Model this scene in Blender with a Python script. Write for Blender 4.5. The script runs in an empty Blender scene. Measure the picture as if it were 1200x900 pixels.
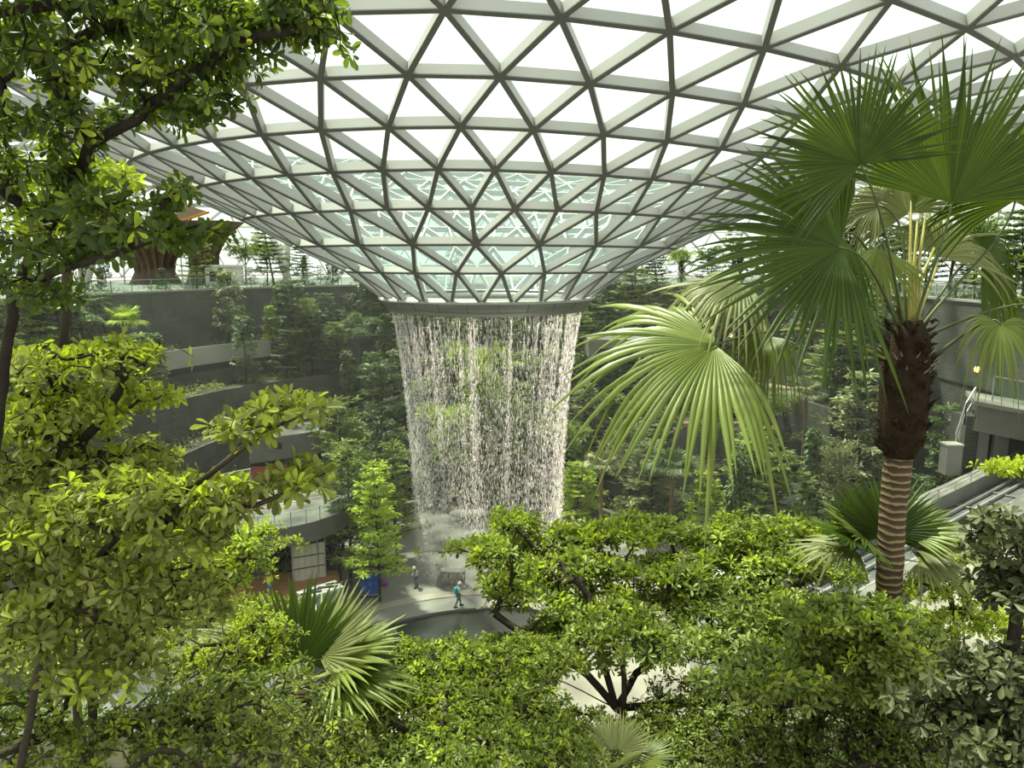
import bpy, math, random
import numpy as np
from mathutils import Vector, Matrix

rng = np.random.default_rng(7)
random.seed(7)
PI = math.pi
COL = bpy.context.scene.collection
TH = math.radians(9.69)
F = 867.0
CAM = np.array([0.0, 0.0, 25.0])
X0, YC = -1.95, 58.0          # centre of the waterfall


def ray(px, py):
    r = np.array([1.0, 0, 0]); u = np.array([0, math.sin(TH), math.cos(TH)]); f = np.array([0, math.cos(TH), -math.sin(TH)])
    return r * ((px - 600) / F) + u * ((450 - py) / F) + f


def P(px, py, Y):
    d = ray(px, py)
    return CAM + d * (Y / d[1])


def G(px, py, z):
    d = ray(px, py)
    return CAM + d * ((z - 25.0) / d[2])


# ------------------------------------------------------------------ materials
def new_mat(name):
    m = bpy.data.materials.new(name); m.use_nodes = True
    nt = m.node_tree; nt.nodes.clear()
    return m, nt, nt.nodes, nt.links


def surf(name, col, rough=0.6, metal=0.0, noise=0.25, scale=1.5, bump=0.0, spec=0.4, col2=None, bscale=None):
    m, nt, N, L = new_mat(name)
    out = N.new('ShaderNodeOutputMaterial'); b = N.new('ShaderNodeBsdfPrincipled')
    tc = N.new('ShaderNodeTexCoord'); nz = N.new('ShaderNodeTexNoise'); nz.inputs['Scale'].default_value = scale
    nz.inputs['Detail'].default_value = 6
    L.new(tc.outputs['Object'], nz.inputs['Vector'])
    cr = N.new('ShaderNodeValToRGB'); cr.color_ramp.elements[0].position = .3; cr.color_ramp.elements[1].position = .7
    c = np.array(col); c2 = np.array(col2) if col2 else c * (1 - noise)
    cr.color_ramp.elements[0].color = (*c2, 1); cr.color_ramp.elements[1].color = (*c, 1)
    L.new(nz.outputs['Fac'], cr.inputs[0]); L.new(cr.outputs[0], b.inputs['Base Color'])
    b.inputs['Roughness'].default_value = rough; b.inputs['Metallic'].default_value = metal
    b.inputs['Specular IOR Level'].default_value = spec
    if bump:
        n2 = N.new('ShaderNodeTexNoise'); n2.inputs['Scale'].default_value = bscale or scale * 6; n2.inputs['Detail'].default_value = 5
        L.new(tc.outputs['Object'], n2.inputs['Vector'])
        bp = N.new('ShaderNodeBump'); bp.inputs['Strength'].default_value = bump; bp.inputs['Distance'].default_value = .05
        L.new(n2.outputs['Fac'], bp.inputs['Height']); L.new(bp.outputs[0], b.inputs['Normal'])
    L.new(b.outputs[0], out.inputs[0])
    return m


def stone(name, col, col2, bw=1.6, bh=.28):
    """coursed stone blocks, laid out by height and run"""
    m, nt, N, L = new_mat(name)
    out = N.new('ShaderNodeOutputMaterial'); b = N.new('ShaderNodeBsdfPrincipled')
    tc = N.new('ShaderNodeTexCoord'); sp = N.new('ShaderNodeSeparateXYZ'); cb = N.new('ShaderNodeCombineXYZ')
    ad = N.new('ShaderNodeMath'); ad.operation = 'ADD'
    L.new(tc.outputs['Object'], sp.inputs[0]); L.new(sp.outputs[0], ad.inputs[0]); L.new(sp.outputs[1], ad.inputs[1])
    L.new(ad.outputs[0], cb.inputs[0]); L.new(sp.outputs[2], cb.inputs[1])
    br = N.new('ShaderNodeTexBrick'); br.inputs['Scale'].default_value = 1.0
    br.inputs['Brick Width'].default_value = bw; br.inputs['Row Height'].default_value = bh
    br.inputs['Mortar Size'].default_value = .02
    br.inputs['Color1'].default_value = (*col, 1); br.inputs['Color2'].default_value = (*col2, 1)
    br.inputs['Mortar'].default_value = (*(np.array(col) * .4), 1)
    L.new(cb.outputs[0], br.inputs['Vector'])
    nz = N.new('ShaderNodeTexNoise'); nz.inputs['Scale'].default_value = .5; nz.inputs['Detail'].default_value = 8
    L.new(tc.outputs['Object'], nz.inputs['Vector'])
    mx = N.new('ShaderNodeMix'); mx.data_type = 'RGBA'; mx.blend_type = 'MULTIPLY'; mx.inputs[0].default_value = .8
    cr = N.new('ShaderNodeValToRGB'); cr.color_ramp.elements[0].color = (.45, .5, .42, 1); cr.color_ramp.elements[1].color = (1.2, 1.2, 1.2, 1)
    cr.color_ramp.elements[0].position = .35; cr.color_ramp.elements[1].position = .65
    L.new(nz.outputs['Fac'], cr.inputs[0]); L.new(br.outputs[0], mx.inputs[6]); L.new(cr.outputs[0], mx.inputs[7])
    L.new(mx.outputs[2], b.inputs['Base Color']); b.inputs['Roughness'].default_value = .8
    L.new(b.outputs[0], out.inputs[0])
    return m


def leafmat(name, col, col2, trans, tf=.35, rough=.42, spec=.5):
    """green leaf: per-leaf colour, some light through the blade"""
    m, nt, N, L = new_mat(name)
    out = N.new('ShaderNodeOutputMaterial'); b = N.new('ShaderNodeBsdfPrincipled')
    ge = N.new('ShaderNodeNewGeometry'); oi = N.new('ShaderNodeObjectInfo')
    cr = N.new('ShaderNodeValToRGB'); e = cr.color_ramp.elements
    e[0].color = (*col2, 1); e[1].color = (*col, 1); e[0].position = .1; e[1].position = .8
    L.new(ge.outputs['Random Per Island'], cr.inputs[0])
    hs = N.new('ShaderNodeHueSaturation')
    mr = N.new('ShaderNodeMapRange'); mr.inputs[3].default_value = .7; mr.inputs[4].default_value = 1.3
    L.new(oi.outputs['Random'], mr.inputs[0]); L.new(mr.outputs[0], hs.inputs['Value'])
    L.new(cr.outputs[0], hs.inputs['Color']); L.new(hs.outputs[0], b.inputs['Base Color'])
    b.inputs['Roughness'].default_value = rough; b.inputs['Specular IOR Level'].default_value = spec
    t = N.new('ShaderNodeBsdfTranslucent')
    m2 = N.new('ShaderNodeMix'); m2.data_type = 'RGBA'; m2.inputs[6].default_value = (*(np.array(trans) * .7), 1); m2.inputs[7].default_value = (*trans, 1)
    L.new(ge.outputs['Random Per Island'], m2.inputs[0]); L.new(m2.outputs[2], t.inputs[0])
    mx = N.new('ShaderNodeMixShader'); mx.inputs[0].default_value = tf
    L.new(b.outputs[0], mx.inputs[1]); L.new(t.outputs[0], mx.inputs[2]); L.new(mx.outputs[0], out.inputs[0])
    return m


def glassmat(name, tint, gl=.1):
    m, nt, N, L = new_mat(name)
    out = N.new('ShaderNodeOutputMaterial'); t = N.new('ShaderNodeBsdfTransparent'); g = N.new('ShaderNodeBsdfGlossy')
    t.inputs[0].default_value = (*tint, 1); g.inputs[0].default_value = (.9, .97, .95, 1); g.inputs['Roughness'].default_value = .03
    fr = N.new('ShaderNodeLayerWeight'); fr.inputs[0].default_value = .25
    mp = N.new('ShaderNodeMapRange'); mp.inputs[3].default_value = gl * .5; mp.inputs[4].default_value = min(1, gl * 5)
    L.new(fr.outputs['Fresnel'], mp.inputs[0])
    mx = N.new('ShaderNodeMixShader'); L.new(mp.outputs[0], mx.inputs[0])
    L.new(t.outputs[0], mx.inputs[1]); L.new(g.outputs[0], mx.inputs[2]); L.new(mx.outputs[0], out.inputs[0])
    return m


M = {}
M['steel'] = surf('painted_steel', (.43, .435, .415), .45, 0, .06, .3, spec=.4)
M['bar_shade'] = surf('bar_shade_grey', (.16, .165, .155), .5, 0, .06, .3, spec=.3)  # darker grey that paints the shade on the bars' undersides
M['glass'] = glassmat('roof_glass', (.76, .88, .83), .06)
M['railglass'] = glassmat('rail_glass', (.86, .93, .92), .08)
M['ring'] = surf('ring_metal', (.24, .26, .25), .38, .5, .1, .6)
M['ringlip'] = surf('ring_lip_metal', (.34, .35, .34), .35, .6, .05, .6)
M['stone'] = stone('dark_stone_courses', (.085, .09, .08), (.06, .065, .058))
M['stone_pale'] = stone('pale_stone_courses', (.17, .165, .15), (.12, .12, .11), 1.2, .3)
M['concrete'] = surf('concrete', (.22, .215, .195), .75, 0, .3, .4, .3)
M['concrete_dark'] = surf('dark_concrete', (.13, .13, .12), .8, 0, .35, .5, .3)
M['paleledge'] = surf('pale_ledge', (.34, .34, .30), .7, 0, .2, .3)
M['floor'] = surf('pool_deck_floor', (.26, .26, .24), .45, 0, .2, .25, .1)
M['path'] = surf('bright_path', (.36, .33, .28), .5, 0, .12, .3)
M['soil'] = surf('soil', (.06, .055, .03), .95, 0, .5, 1.2, .6)
M['water'] = surf('pool_water', (.03, .035, .032), .12, 0, .3, .6, .35, .6, bscale=7)
M['wood'] = surf('timber_deck', (.42, .20, .09), .6, 0, .35, 2.0)
M['woodpale'] = surf('beige_timber_facade', (.42, .33, .24), .6, 0, .25, 1.0)
M['red'] = surf('red_panel', (.35, .07, .04), .6, 0, .4, 1.0)
M['pinkdeck'] = surf('rosy_deck_boards', (.36, .22, .17), .6, 0, .3, 1.0)
M['white'] = surf('white_paint', (.6, .6, .57), .5, 0, .08, 1.0)
M['flute'] = surf('brown_ribbed_bark', (.17, .12, .075), .8, 0, .5, .8, .5)
M['hoard'] = surf('cream_hoarding', (.55, .53, .45), .6, 0, .15, 1.0)
M['black'] = surf('black_metal', (.03, .03, .03), .5, 0, .2, 1.0)
M['blue'] = surf('blue_tarpaulin', (.02, .12, .55), .5, 0, .3, 3.0)
M['grey'] = surf('grey_metal', (.4, .42, .42), .4, .4, .1, 1.0)
M['railmetal'] = surf('rail_metal', (.5, .5, .48), .4, .5, .1, 1.0)
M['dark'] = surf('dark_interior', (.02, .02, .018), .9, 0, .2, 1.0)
M['bark'] = surf('grey_bark', (.065, .052, .036), .85, 0, .45, 3, .5, .2)
M['barkdark'] = surf('dark_bark', (.035, .028, .02), .85, 0, .4, 5, .5, .2)
M['barkpale'] = surf('pale_bark', (.34, .29, .21), .8, 0, .4, 1.5, .5, .2)
M['skin'] = surf('skin', (.42, .24, .15), .6, 0, .05, 1)
M['teal'] = surf('teal_cloth', (.02, .42, .48), .7, 0, .2, 5)
M['denim'] = surf('slate_trousers', (.12, .19, .24), .8, 0, .2, 5)
M['shirt'] = surf('pale_shirt', (.55, .62, .6), .8, 0, .1, 5)
M['yellow'] = surf('yellow_vest', (.6, .6, .05), .7, 0, .1, 5)
M['purple'] = surf('purple_cloth', (.3, .06, .35), .7, 0, .1, 5)
M['tiles'] = stone('grey_paver_slabs', (.14, .145, .15), (.10, .105, .11), .9, .4)


def emis(name, c, s):
    m, nt, N, L = new_mat(name)
    o = N.new('ShaderNodeOutputMaterial'); e = N.new('ShaderNodeEmission'); e.inputs[0].default_value = (*c, 1); e.inputs[1].default_value = s
    L.new(e.outputs[0], o.inputs[0]); return m


M['lamp'] = emis('warm_lamp_glow', (1, .55, .15), 4)

LEAF = {
    'fore': leafmat('glossy_mid_green_leaf', (.25, .30, .07), (.085, .12, .022), (.34, .44, .045), .36, .42, .45),
    'over': leafmat('glossy_deep_green_leaf', (.10, .145, .03), (.03, .06, .012), (.21, .30, .02), .48, .4, .4),
    'lime': leafmat('young_lime_leaf', (.42, .48, .05), (.24, .32, .035), (.66, .80, .04), .45, .45, .4),
    'olive': leafmat('olive_leaf', (.33, .345, .085), (.13, .16, .035), (.40, .46, .05), .38, .42, .35),
    'darkgrey': leafmat('dark_leathery_leaf', (.09, .10, .04), (.04, .05, .02), (.07, .09, .02), .2, .45, .3),
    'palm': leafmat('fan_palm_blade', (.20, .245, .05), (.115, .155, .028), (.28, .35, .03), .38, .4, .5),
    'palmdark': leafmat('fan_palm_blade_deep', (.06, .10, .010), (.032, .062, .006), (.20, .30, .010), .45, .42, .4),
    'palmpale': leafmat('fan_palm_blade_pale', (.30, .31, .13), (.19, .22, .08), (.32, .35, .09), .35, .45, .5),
    'bgmid': leafmat('mid_green_foliage', (.30, .37, .11), (.15, .21, .06), (.34, .46, .07), .38, .5, .5),
    'bgdark': leafmat('dark_green_foliage', (.15, .205, .085), (.075, .12, .05), (.16, .26, .06), .32, .45, .5),
    'bggrey': leafmat('grey_green_foliage', (.31, .34, .18), (.17, .205, .10), (.27, .33, .11), .34, .5, .5),
    'bglime': leafmat('bright_green_foliage', (.44, .54, .07), (.26, .36, .045), (.55, .72, .06), .4, .5, .4),
}


# ------------------------------------------------------------------ mesh helpers
class MB:
    def __init__(s): s.v = []; s.f = []; s.n = 0; s.mi = []

    def add(s, v, f):
        v = np.asarray(v, float); s.v.append(v)
        s.f.extend([tuple(int(i) + s.n for i in q) for q in f]); s.n += len(v)

    def obox(s, c, ax, ay, az):
        c, ax, ay, az = map(lambda q: np.asarray(q, float), (c, ax, ay, az))
        v = [c + sx * ax + sy * ay + sz * az for sz in (-1, 1) for sy in (-1, 1) for sx in (-1, 1)]
        s.add(v, [(0, 2, 3, 1), (4, 5, 7, 6), (0, 1, 5, 4), (2, 6, 7, 3), (0, 4, 6, 2), (1, 3, 7, 5)])

    def box(s, x0, x1, y0, y1, z0, z1):
        s.obox(((x0 + x1) / 2, (y0 + y1) / 2, (z0 + z1) / 2), ((x1 - x0) / 2, 0, 0), (0, (y1 - y0) / 2, 0), (0, 0, (z1 - z0) / 2))

    def bar(s, a, b, w, h, up=(0, 0, 1), off=0.0):
        """box beam from a to b, width w, depth h measured along up from off"""
        a, b, up = np.asarray(a, float), np.asarray(b, float), np.asarray(up, float)
        d = b - a; L = np.linalg.norm(d)
        if L < 1e-6: return
        d /= L; u = up - d * (up @ d); u /= np.linalg.norm(u) + 1e-9; r = np.cross(d, u)
        s.obox((a + b) / 2 + u * (off + h / 2), d * L / 2, r * w / 2, u * h / 2)

    def tube(s, pts, rad, n=8, cap=True):
        pts = np.asarray(pts, float); m = len(pts)
        rad = np.full(m, rad) if np.isscalar(rad) else np.asarray(rad, float)
        t = np.gradient(pts, axis=0); t /= np.linalg.norm(t, axis=1)[:, None] + 1e-9
        ref = np.array([0, 0, 1.0]) if abs(t[0][2]) < .9 else np.array([1.0, 0, 0])
        vs = []; a = np.linspace(0, 2 * PI, n, endpoint=False)
        for i in range(m):
            u = ref - t[i] * (ref @ t[i]); u /= np.linalg.norm(u) + 1e-9; w = np.cross(t[i], u); ref = u
            vs.append(pts[i] + rad[i] * (np.cos(a)[:, None] * u + np.sin(a)[:, None] * w))
        f = [(i * n + j, i * n + (j + 1) % n, (i + 1) * n + (j + 1) % n, (i + 1) * n + j) for i in range(m - 1) for j in range(n)]
        if cap: f += [tuple(range(n))[::-1], tuple((m - 1) * n + j for j in range(n))]
        s.add(np.concatenate(vs), f)

    def lathe(s, prof, c, n=24, a0=0.0, a1=2 * PI):
        """prof: list of (r, z)"""
        full = abs(a1 - a0 - 2 * PI) < 1e-6
        k = n if full else n + 1
        a = np.linspace(a0, a1, n, endpoint=False) if full else np.linspace(a0, a1, k)
        v = [(c[0] + r * math.sin(t), c[1] + r * math.cos(t), c[2] + z) for r, z in prof for t in a]
        f = []
        for i in range(len(prof) - 1):
            for j in range(n):
                j2 = (j + 1) % k
                f.append((i * k + j, i * k + j2, (i + 1) * k + j2, (i + 1) * k + j))
        s.add(v, f)

    def build(s, name, m, parent=None, smooth=False):
        me = bpy.data.meshes.new(name)
        me.from_pydata(np.concatenate(s.v).tolist() if s.v else [], [], s.f)
        me.materials.append(m)
        if smooth: me.polygons.foreach_set('use_smooth', np.ones(len(me.polygons), bool))
        me.update()
        return link(name, me, parent)


def link(name, me, parent=None):
    o = bpy.data.objects.new(name, me); COL.objects.link(o)
    if parent is not None: o.parent = parent; o.matrix_parent_inverse = Matrix.Translation(-Vector(parent.location)) if tuple(parent.rotation_euler) == (0, 0, 0) else Matrix()
    return o


def npmesh(name, V, faces_flat, sizes, m, parent=None, smooth=False):
    me = bpy.data.meshes.new(name)
    V = np.ascontiguousarray(V, np.float32)
    me.vertices.add(len(V)); me.vertices.foreach_set('co', V.ravel())
    me.loops.add(len(faces_flat)); me.loops.foreach_set('vertex_index', np.ascontiguousarray(faces_flat, np.int32))
    st = np.concatenate([[0], np.cumsum(sizes)[:-1]]).astype(np.int32)
    me.polygons.add(len(sizes)); me.polygons.foreach_set('loop_start', st)
    me.materials.append(m)
    if smooth: me.polygons.foreach_set('use_smooth', np.ones(len(sizes), bool))
    me.update(calc_edges=True)
    return link(name, me, parent)


def thing(name, label, cat, loc=(0, 0, 0), group=None):
    o = bpy.data.objects.new(name, None); COL.objects.link(o)
    o.location = loc; o['label'] = label; o['category'] = cat; o.empty_display_size = .1
    if group: o['group'] = group
    return o


def tag(o, label, cat, group=None, kind=None):
    o['label'] = label; o['category'] = cat
    if group: o['group'] = group
    if kind: o['kind'] = kind
    return o


def struct(o, label=None, cat=None):
    o['kind'] = 'structure'
    if label: o['label'] = label
    if cat: o['category'] = cat
    return o


def dup(root, loc, rotz=0.0, scale=1.0):
    r = root.copy(); COL.objects.link(r); r.location = loc; r.rotation_euler = (0, 0, rotz)
    r.scale = scale if hasattr(scale, '__len__') else (scale,) * 3
    for ch in list(root.children):
        c = ch.copy(); COL.objects.link(c); c.parent = r; c.matrix_parent_inverse = ch.matrix_parent_inverse
        for g in ch.children:
            d = g.copy(); COL.objects.link(d); d.parent = c; d.matrix_parent_inverse = g.matrix_parent_inverse
    return r


def norm(a):
    return a / (np.linalg.norm(a, axis=-1, keepdims=True) + 1e-9)


# leaf template: x across, y along, z up ; folded on the midrib, drooping tip
T_FULL = np.array([(0, 0, 0), (0, .5, .0), (0, 1, -.12), (-.24, .34, .05), (-.46, .70, .04), (.24, .34, .05), (.46, .70, .04), (-.30, .93, -.04), (.30, .93, -.04)])
F_FULL = ([0, 1, 3, 1, 2, 7, 4, 3, 0, 5, 1, 1, 5, 6, 8, 2], [3, 5, 3, 5])
T_LOW = np.array([(0, 0, 0), (-.38, .55, .06), (0, 1, -.05), (.38, .55, .06)])
F_LOW = ([0, 2, 1, 0, 3, 2], [3, 3])


def leaves(name, O, D, Nn, Ln, Wd, m, parent=None, low=False):
    """O origins, D directions, Nn normals, Ln lengths, Wd widths"""
    T, (ff, ss) = (T_LOW, F_LOW) if low else (T_FULL, F_FULL)
    D = norm(D); X = norm(np.cross(D, Nn)); Z = np.cross(X, D)
    V = (O[:, None, :] + X[:, None, :] * (T[None, :, 0:1] * Wd[:, None, None]) + D[:, None, :] * (T[None, :, 1:2] * Ln[:, None, None])
         + Z[:, None, :] * (T[None, :, 2:3] * Ln[:, None, None]))
    k = len(T); n = len(O)
    ff = (np.array(ff)[None, :] + (np.arange(n) * k)[:, None]).ravel()
    return npmesh(name, V.reshape(-1, 3), ff, np.tile(ss, n), m, parent)


def cones(name, A, B, ra, rb, m, parent=None, n=5):
    """one tapered segment per edge"""
    A, B = np.asarray(A, float), np.asarray(B, float); ra = np.asarray(ra); rb = np.asarray(rb)
    d = norm(B - A); ref = np.where(np.abs(d[:, 2:3]) < .9, np.array([[0, 0, 1.0]]), np.array([[1.0, 0, 0]]))
    u = norm(np.cross(d, ref)); w = np.cross(d, u)
    a = np.linspace(0, 2 * PI, n, endpoint=False)
    circ = np.cos(a)[None, :, None] * u[:, None, :] + np.sin(a)[None, :, None] * w[:, None, :]
    B2 = B + d * (rb * .5)[:, None]
    V = np.concatenate([A[:, None, :] + circ * ra[:, None, None], B2[:, None, :] + circ * rb[:, None, None]], axis=1)
    q = []
    for j in range(n): q += [j, (j + 1) % n, n + (j + 1) % n, n + j]
    k = 2 * n; E_ = len(A)
    ff = (np.array(q)[None, :] + (np.arange(E_) * k)[:, None]).ravel()
    return npmesh(name, V.reshape(-1, 3), ff, np.full(E_ * n, 4), m, parent, True)


# ------------------------------------------------------------------ camera, light, world
cd = bpy.data.cameras.new('camera'); cam = bpy.data.objects.new('camera', cd); COL.objects.link(cam)
cam.location = CAM; cam.rotation_euler = (PI / 2 - TH, 0, 0); cd.sensor_width = 36; cd.lens = F / 1200 * 36; cd.clip_start = .05; cd.clip_end = 800
bpy.context.scene.camera = cam
sc = bpy.context.scene
sc.view_settings.view_transform = 'Standard'; sc.view_settings.look = 'None'; sc.view_settings.gamma = 1
sc.view_settings.exposure = 0.0
sc.cycles.max_bounces = 7; sc.cycles.transparent_max_bounces = 24; sc.cycles.diffuse_bounces = 3; sc.cycles.glossy_bounces = 3
sc.cycles.transmission_bounces = 6; sc.cycles.use_denoising = True; sc.cycles.sample_clamp_indirect = 4
sc.cycles.caustics_reflective = False; sc.cycles.caustics_refractive = False
w = bpy.data.worlds.new('sky'); sc.world = w; w.use_nodes = True
nt = w.node_tree; nt.nodes.clear()
o_ = nt.nodes.new('ShaderNodeOutputWorld'); bg = nt.nodes.new('ShaderNodeBackground')
tc = nt.nodes.new('ShaderNodeTexCoord'); nz = nt.nodes.new('ShaderNodeTexNoise'); nz.inputs['Scale'].default_value = 2.5; nz.inputs['Detail'].default_value = 5
cr = nt.nodes.new('ShaderNodeValToRGB'); cr.color_ramp.elements[0].color = (1, .955, .88, 1); cr.color_ramp.elements[1].color = (1, .975, .92, 1)
nt.links.new(tc.outputs['Generated'], nz.inputs['Vector']); nt.links.new(nz.outputs['Fac'], cr.inputs[0]); nt.links.new(cr.outputs[0], bg.inputs[0])
bg.inputs[1].default_value = 1.65; nt.links.new(bg.outputs[0], o_.inputs[0])
sd = bpy.data.lights.new('sun', 'SUN'); sun = bpy.data.objects.new('sun', sd); COL.objects.link(sun)
sd.energy = 12.5; sd.angle = math.radians(4); sd.color = (1, .93, .72)
# light travels along -Z of the lamp; the sun stands high ahead of the camera, a little to the left
sdir = Vector((.32, -.30, -1)).normalized()
sun.rotation_euler = sdir.to_track_quat('-Z', 'Y').to_euler()

# ------------------------------------------------------------------ glass roof
ROWS = [(7.95, -3.12, 24), (10.88, -.96, 24), (14.36, .78, 24), (17.67, 2.64, 48), (21.07, 4.30, 48), (24.38, 5.74, 48), (27.48, 7.19, 48),
        (30.72, 8.59, 48), (34.4, 9.9, 48), (38.5, 11.1, 48), (43, 12.1, 48), (48, 12.9, 96), (53.5, 13.2, 96), (59, 12.9, 96), (64.5, 12.0, 96),
        (70, 10.4, 96), (75, 8.2, 96), (80, 5.2, 96), (84, 1.5, 96), (87, -3.0, 96)]


def roof_pt(r, z, a):
    x = X0 + r * math.sin(a); y = YC - r * math.cos(a)     # a = 0 : towards the camera
    t = min(1, max(0, (r - 12) / 22.0)) * min(1, max(0, (90 - r) / 30))
    k = math.log1p(math.exp((x - X0 + 2) / 4)) * 4
    return np.array([x, y, 25 + z - .055 * t * k - .022 * t * abs(x - X0)])


rowpts = []; offs = 0.0
for i, (r, z, n) in enumerate(ROWS):
    if i > 0 and n == ROWS[i - 1][2]: offs += .5 * 2 * PI / n
    if i == 0: offs = -.012
    rowpts.append([roof_pt(r, z, offs + 2 * PI * j / n) for j in range(n)])
edges = set(); tris = []
for i in range(len(ROWS) - 1):
    n1, n2 = ROWS[i][2], ROWS[i + 1][2]
    for j in range(n1): edges.add(((i, j), (i, (j + 1) % n1)))
    if n1 == n2:
        for j in range(n1):       # row i+1 node j sits half a cell further
            edges.add(((i, j), (i + 1, j))); edges.add(((i, (j + 1) % n1), (i + 1, j)))
            tris.append(((i, j), (i, (j + 1) % n1), (i + 1, j))); tris.append(((i, (j + 1) % n1), (i + 1, (j + 1) % n1), (i + 1, j)))
    else:
        for j in range(n1):
            a, b, c = (i + 1, (2 * j - 1) % n2), (i + 1, 2 * j), (i + 1, 2 * j + 1)
            for q in (a, b, c): edges.add(((i, j), q))
            tris.append(((i, j), b, a)); tris.append(((i, j), c, b)); tris.append(((i, j), (i, (j + 1) % n1), c))
nl = len(ROWS) - 1
for j in range(ROWS[nl][2]): edges.add(((nl, j), (nl, (j + 1) % ROWS[nl][2])))


def gp(k): return rowpts[k[0]][k[1]]


# surface normals (pointing up) per node
acc = {}
for t in tris:
    a, b, c = map(gp, t); n_ = np.cross(b - a, c - a)
    if n_[2] < 0: n_ = -n_
    for k in t: acc[k] = acc.get(k, 0) + n_
nrm = {k: v / np.linalg.norm(v) for k, v in acc.items()}
fr = MB()
for a, b in sorted(edges):
    far = max(a[0], b[0]) >= 11
    w_, h_ = (.19, .47) if not far else (.16, .42)
    if ROWS[a[0]][0] < 12: w_, h_ = .15, .42
    fr.bar(gp(a), gp(b), w_, h_, nrm[a] + nrm[b])
frame = fr.build('roof_frame', M['steel'])
gl = MB()
for t in tris:
    gl.add([gp(k) + nrm[k] * .46 for k in t], [(0, 1, 2)])
fl_ = MB()  # thin strips added below the bars, underside shade put into their colour
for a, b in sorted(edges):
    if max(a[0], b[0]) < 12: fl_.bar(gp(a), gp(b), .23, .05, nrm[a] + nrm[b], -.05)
bar_shade = fl_.build('underside_shade_strip', M['bar_shade'])
glass = gl.build('roof_glass_panes', M['glass'])
ceil = bpy.data.objects.new('ceiling', None); COL.objects.link(ceil)
struct(ceil, 'glass roof dipping to a funnel, triangular white steel grid', 'roof')
frame.parent = ceil; bar_shade.parent = ceil; glass.parent = ceil; frame.name = 'steel_grid'; glass.name = 'glazing'
# small bolts / nodes where the bars meet
nd = MB()
for k in nrm:
    if k[0] < 10 and gp(k)[1] < YC + 12:
        p = gp(k); u = nrm[k]; nd.bar(p - u * .03, p + u * .12, .34, .34, (1, 0, .1), -.17)
nd.build('node_plate', M['steel'], ceil)

# ring at the bottom of the funnel
ring = thing('oculus_ring', 'dark grey metal ring closing the glass funnel, water pours from it', 'ring', (X0, YC, 21))
rz = 25 - 3.12
b = MB(); b.lathe([(8.15, .1), (8.2, -.02), (7.75, -.62), (7.2, -.62), (7.2, .1), (8.15, .1)], (X0, YC, rz), 96); b.build('fascia', M['ring'], ring, True)
b = MB(); b.lathe([(7.74, -.63), (7.62, -.86), (7.25, -.90), (7.22, -.63), (7.74, -.63)], (X0, YC, rz), 96); b.build('lip', M['ringlip'], ring, True)
for k in range(24):
    b = MB(); a = 2 * PI * (k + .5) / 24
    d = np.array([math.sin(a), math.cos(a), 0]); c = np.array([X0, YC, rz])
    b.bar(c + d * 8.215 + np.array([0, 0, -.02]), c + d * 7.765 + np.array([0, 0, -.62]), .035, .012, d, -.004)
    b.build('seam', M['black'], ring)
b = MB(); b.lathe([(8.35, .02), (8.35, .2), (7.9, .2), (7.9, .02), (8.35, .02)], (X0, YC, rz), 96); b.build('top_rim', M['steel'], ring, True)

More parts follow.
